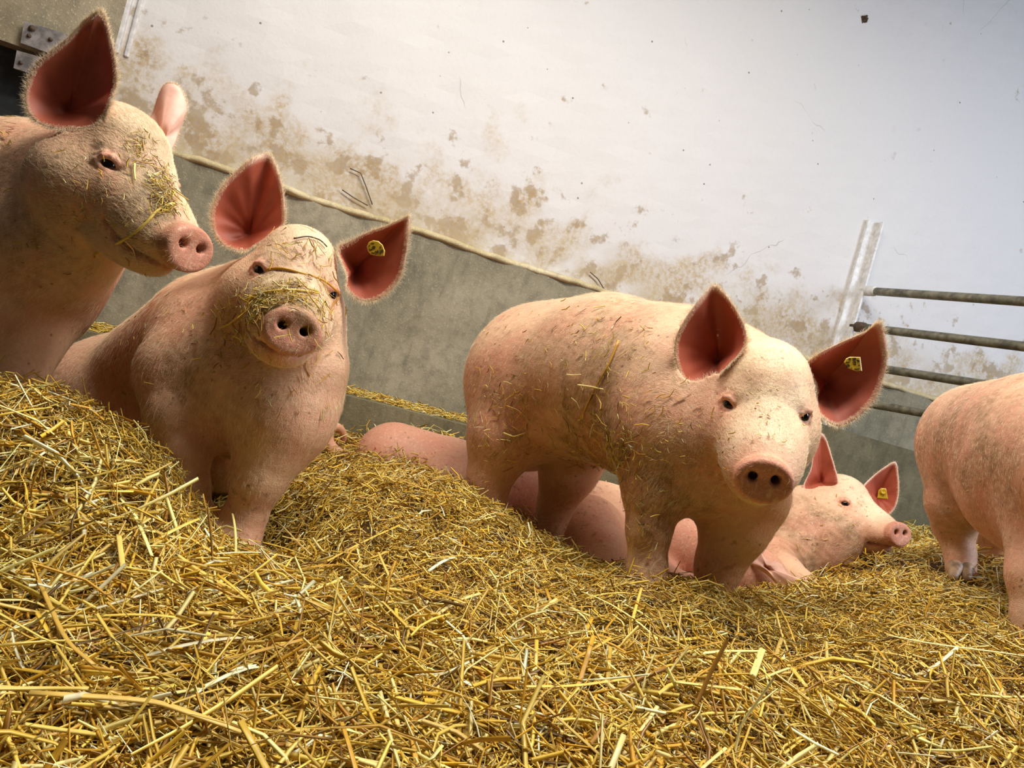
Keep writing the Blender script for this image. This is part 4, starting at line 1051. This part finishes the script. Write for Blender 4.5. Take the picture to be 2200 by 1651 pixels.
# the packed mound
gx = np.linspace(-2.6, 3.3, 170); gy = np.linspace(0.25, 4.0, 120)
GX, GY = np.meshgrid(gx, gy); GZ = ground(GX, GY) - 0.012 + 0.006 * np.sin(GX * 41) * np.sin(GY * 37)
V = np.stack([GX, GY, GZ], -1).reshape(-1, 3)
i, j = np.meshgrid(np.arange(len(gx) - 1), np.arange(len(gy) - 1)); a = (j * len(gx) + i).ravel()
F = np.stack([a, a + 1, a + 1 + len(gx), a + len(gx)], 1)
keep = inside_room(V[F].mean(1), 0.10); F = F[keep]
mesh_obj('packed_mound', V, F, M_LITTER, straw_bed)
def layer(P, r, lmin, lmax, wmin, wmax, hmax, tilt, **kw):
    n = len(P); Nn = ground_n(P[:, 0], P[:, 1])
    az = r.uniform(0, 2 * math.pi, n); D = np.stack([np.cos(az), np.sin(az), np.zeros(n)], 1)
    D = D - Nn * (D * Nn).sum(1, keepdims=True) + Nn * (r.normal(0, tilt, n))[:, None]
    D /= np.linalg.norm(D, axis=1, keepdims=True)
    ln = lmin + (lmax - lmin) * r.random(n) ** 2.2; wd = wmin + (wmax - wmin) * r.random(n) ** 1.8
    C = P + Nn * (r.random(n) ** 1.4 * hmax)[:, None] + Nn * (np.abs((D * Nn).sum(1)) * ln * 0.28)[:, None]
    return straw_mesh(C, D, Nn, ln, wd, straw_colors(n, r), r, **kw)
parts = []
P = scatter(150000, rs, (0.3, 1.15)); P = P[:26000]
parts.append(layer(P, rs, .02, .10, .0020, .0070, .036, .26))
P = scatter(150000, rs, (0.3, 1.5)); parts.append(layer(P[:30000], rs, .005, .024, .0015, .0050, .040, .40, seg=1))
P = scatter(150000, rs, (0.3, 1.2)); parts.append(layer(P[:7000], rs, .05, .17, .0028, .0085, .044, .26, seg=3))
P = scatter(190000, rs, (0.95, 1.9)); parts.append(layer(P[:36000], rs, .018, .075, .0022, .0054, .034, .32))
P = scatter(120000, rs, (1.7, 3.4)); parts.append(layer(P[:22000], rs, .02, .075, .003, .0058, .030, .30))
# straw lying on the kerb
n = 2600; s = rs.uniform(hit(150, 760, KW)[0], hit(1100, 930, KW)[0], n); o = rs.beta(1.3, 1.6, n) * KW * .8
P = np.stack([wp(a, kz + 0.002 + 0.022 * (1 - b / KW) * rs.random(), b) for a, b in zip(s, o)])
Nn = np.tile(Z, (n, 1)); az = rs.uniform(0, 6.28, n); D = np.stack([np.cos(az), np.sin(az), rs.normal(0, .15, n)], 1); D /= np.linalg.norm(D, axis=1, keepdims=True)
kerb_straw = straw_mesh(P, D, Nn, rs.uniform(.015, .07, n), rs.uniform(.0025, .005, n), straw_colors(n, rs), rs)
ks = mesh_obj('straw_litter', *kerb_straw[:2], M_STRAW, None, colors=kerb_straw[2], loc=wp(float(s.mean()), kz, .1))
tag(ks, 'thin scatter of straw lying along the concrete kerb below the wall', 'straw', kind='stuff')
off = 0; VV = []; FF = []; CC = []
for v, f, c in parts: VV.append(v); FF.append(f + off); CC.append(c); off += len(v)
so = mesh_obj('loose_straw', np.concatenate(VV), np.concatenate(FF), M_STRAW, straw_bed, colors=np.concatenate(CC)); so['kind'] = 'stuff'
# the largest stalks, each one an object of its own
def stalk(p, d, nn, ln, wd, colr, bend=0.1, kinkv=0.0, name='straw'):
    """hollow split stalk: a flattened tube with nodes, 10 rings"""
    S = np.cross(nn, d); S /= np.linalg.norm(S); Tn = np.cross(d, S); k = 7; sides = 6; V = []; F = []
    for i in range(k):
        t = -1 + 2 * i / (k - 1); c = p + d * (.5 * ln * t) + Tn * ln * (bend * (.5 - t * t) * .5 + kinkv * max(t - .1, 0)); w = wd * (1 - .12 * abs(t))
        for q in range(sides):
            th = 2 * math.pi * q / sides; V.append(c + S * w * .5 * math.cos(th) + Tn * w * .5 * .24 * math.sin(th))
    for i in range(k - 1):
        for q in range(sides): F.append([i * sides + q, i * sides + (q + 1) % sides, (i + 1) * sides + (q + 1) % sides, (i + 1) * sides + q])
    F.append(list(range(sides))[::-1]); F.append([(k - 1) * sides + q for q in range(sides)])
    return np.array(V), F, np.tile(colr * rs.uniform(.7, 1.2, (sides, 1)), (k, 1)).clip(0, 1)
P = scatter(9000, rs, (0.38, 1.35)); q = project(P); P = P[(q[:, 1] > 1050) & (q[:, 0] > -40) & (q[:, 0] < 2240)][:285]
for p in P:
    nn = ground_n(p[None, 0], p[None, 1])[0]; az = rs.uniform(0, 6.283); d = np.array([math.cos(az), math.sin(az), 0]); d = d - nn * (d @ nn) + nn * rs.normal(.05, .16); d /= np.linalg.norm(d)
    ln = rs.uniform(.06, .20); wd = rs.uniform(.0038, .0085)
    v, f, c = stalk(p + nn * (.026 + .3 * abs(d @ nn) * ln), d, nn, ln, wd, straw_colors(1, rs)[0], rs.normal(0, .12), rs.normal(0, .12) if rs.random() < .3 else 0)
    mesh_obj('straw', v, f, M_STRAW, straw_bed, colors=c)
print('straw', round(time.time() - T0, 1), len(FF and np.concatenate(FF)))

# the long stalks that catch the eye in the bed
def ground_at(px, py):
    d = np.linspace(0.4, 3.2, 560); P = CN + (U(px, py, 1.0) - CN)[None] * d[:, None]
    k = np.flatnonzero(P[:, 2] < ground(P[:, 0], P[:, 1]) + 0.054); return P[k[0]] if len(k) else P[-1]
for pts, wd, cc in (([(60, 1502), (330, 1505), (400, 1530), (520, 1572)], .0095, (222, 184, 92)), ([(-30, 1480), (90, 1484), (190, 1480)], .0065, (238, 206, 100)), ([(80, 1240), (140, 1380), (200, 1432)], .0060, (214, 172, 76)),
                    ([(1450, 1470), (1520, 1474), (1590, 1482)], .0075, (240, 224, 130)), ([(1615, 1460), (1638, 1396)], .0110, (246, 226, 140)), ([(1900, 1380), (2000, 1386), (2130, 1400), (2230, 1414)], .0056, (248, 230, 164)),
                    ([(1810, 1450), (1900, 1500), (1975, 1556)], .0064, (246, 228, 160)), ([(480, 1422), (560, 1400), (650, 1375)], .0070, (196, 150, 54)), ([(255, 1150), (262, 1230)], .0080, (240, 208, 110)),
                    ([(2080, 1502), (2150, 1500), (2240, 1497)], .0068, (238, 214, 130)), ([(545, 1136), (590, 1132), (640, 1166), (668, 1192)], .0042, (230, 200, 120)), ([(2008, 1197), (2040, 1191), (2080, 1193), (2118, 1228)], .0044, (240, 222, 160)), ([(1340, 1460), (1240, 1478), (1130, 1476)], .0062, (236, 200, 96))):
    Q = np.array([ground_at(*p) for p in pts]); Q[:, 2] = np.maximum(Q[:, 2], 0.5 * (Q[:, 2] + Q[:, 2].mean())); t_ = np.linspace(0, len(Q) - 1, 12); k_ = np.clip(t_.astype(int), 0, len(Q) - 2); f_ = (t_ - k_)[:, None]
    Q = Q[k_] * (1 - f_) + Q[k_ + 1] * f_
    for _ in range(2): Q[1:-1] = .25 * Q[:-2] + .5 * Q[1:-1] + .25 * Q[2:]
    v, f = tube(Q, wd * .5, 8); v = v.copy(); cz = np.repeat(Q[:, 2], 8); v[:, 2] = cz + (v[:, 2] - cz) * .4
    mesh_obj('straw', v, f, M_STRAW, straw_bed, colors=(np.tile(lin(cc), (len(v), 1)) * np.tile(rs.uniform(.75, 1.15, 8), 12)[:, None]).clip(0, 1))

# ------------------------------------------------------------------ straw clinging to the pigs
stuck_straw('p2', 'short straw bits strewn over the nose and forehead of the sitting pig', [
    (600, 655, 48, 22, 190, .008, .05, 1.0), (560, 690, 40, 28, 90, .008, .04, 1.0), (660, 640, 40, 30, 60, .008, .035, .8), (650, 540, 40, 22, 36, .01, .04, 1.0),
    (690, 720, 10, 60, 22, .01, .05, .6), (500, 720, 40, 40, 40, .006, .03, .5), (560, 800, 90, 60, 22, .01, .03, .4), (640, 850, 60, 50, 8, .01, .04, .4), (330, 700, 60, 50, 16, .008, .02, .3)], 31)
stuck_straw('p1', 'bits of straw and dry muck on the nose bridge of the leftmost pig', [
    (345, 400, 16, 30, 90, .006, .04, 1.0), (300, 320, 18, 24, 40, .006, .025, .8), (355, 440, 14, 16, 50, .008, .04, 1.0), (200, 430, 60, 40, 26, .006, .022, .4), (90, 530, 60, 40, 14, .006, .025, .4), (20, 300, 20, 30, 10, .01, .04, .6), (300, 500, 40, 40, 20, .006, .02, .4)], 32)
stuck_straw('p3', 'straw bits sticking to the flank, thigh and belly of the standing pig', [
    (1090, 890, 40, 60, 110, .008, .04, .7), (1300, 800, 50, 70, 60, .008, .035, .7), (1290, 930, 60, 45, 130, .008, .045, .9), (1330, 980, 30, 30, 80, .01, .045, 1.0), (1300, 700, 70, 40, 26, .008, .03, .4), (1420, 930, 40, 80, 46, .008, .03, .5), (1380, 1100, 20, 60, 40, .008, .03, .5), (1630, 930, 70, 60, 26, .004, .014, .3), (1150, 760, 60, 50, 24, .006, .02, .4)], 33)
stuck_straw('p6', 'few straw bits on the rump of the pig at the right edge', [(2120, 950, 50, 60, 16, .006, .02, .3)], 34)
stuck_straw('p5', 'few muck specks and straw bits on the face of the pig by the concrete wall', [(1800, 1110, 30, 25, 30, .004, .014, .3), (1740, 1160, 30, 20, 14, .006, .02, .3)], 35)
laid_stalk('p1', [(205, 541), (255, 525), (300, 500), (325, 470), (345, 448), (372, 442)], .0062, 'long bent yellow stalk across the cheek of the leftmost pig', (226, 196, 92))
laid_stalk('p1', [(275, 515), (288, 540), (299, 566)], .0034, 'short pale stalk hanging from the jaw of the leftmost pig', (240, 206, 176))
laid_stalk('p1', [(289, 356), (289, 375), (291, 392)], .0044, 'short pale stalk beside the brow of the leftmost pig', (240, 220, 130))
laid_stalk('p2', [(560, 588), (600, 580), (640, 590), (690, 602), (722, 625)], .0058, 'amber stalk lying across the brow of the sitting pig', (206, 150, 44))
laid_stalk('p2', [(530, 650), (575, 632), (630, 628), (680, 634)], .0064, 'yellow stalk lying across the nose bridge of the sitting pig', (226, 190, 84))
laid_stalk('p2', [(476, 706), (505, 690), (540, 660), (560, 640)], .0054, 'stalk slanting down the cheek of the sitting pig', (220, 186, 88))
laid_stalk('p2', [(725, 625), (720, 645), (706, 660), (705, 690)], .0040, 'thin brown stalk curling under the eye of the sitting pig', (170, 112, 40))
laid_stalk('p2', [(632, 518), (660, 512), (685, 520), (698, 534)], .0036, 'dark curved stalk on top of the head of the sitting pig', (84, 58, 34))
laid_stalk('p3', [(1332, 735), (1310, 790), (1285, 830), (1252, 898)], .0056, 'long stalk hanging down the flank of the standing pig', (206, 156, 60))
laid_stalk('p3', [(1246, 828), (1275, 832), (1300, 838)], .0050, 'pale stalk on the ribs of the standing pig', (244, 226, 150))
laid_stalk('p3', [(1222, 806), (1238, 808), (1252, 806)], .0040, 'short pale stalk high on the flank of the standing pig', (246, 228, 160))
laid_stalk('p3', [(1082, 930), (1104, 938), (1130, 928)], .0052, 'bent pale stalk on the thigh of the standing pig', (240, 214, 120))
laid_stalk('p3', [(1090, 872), (1115, 880), (1140, 902)], .0044, 'amber stalk slanting over the upper thigh of the standing pig', (196, 144, 54))

# dark dry stalks caught on the wall above the ledge
for pts, lb in (([(752, 362), (775, 372), (786, 400), (800, 440)], 'dark forked dry stalk stuck to the white wall above the ledge'), ([(735, 408), (760, 425), (790, 442)], 'thin dark stalk slanting down to the ledge beside the forked one'), ([(1268, 585), (1285, 600), (1298, 622)], 'short dark stalk on the ledge just above the back of the standing pig')):
    Q = np.array([wp(*hit(x, y, .012), .012) for x, y in pts]); t_ = np.linspace(0, len(Q) - 1, 10); k_ = np.clip(t_.astype(int), 0, len(Q) - 2); f_ = (t_ - k_)[:, None]
    v, f = tube(Q[k_] * (1 - f_) + Q[k_ + 1] * f_, .0022, 6); o = mesh_obj('straw_stalk', v, f, M_STRAW, None, colors=np.tile(lin((74, 56, 36)), (len(v), 1)), loc=Q.mean(0)); tag(o, lb, 'straw')
print('script', round(time.time() - T0, 1), 's')
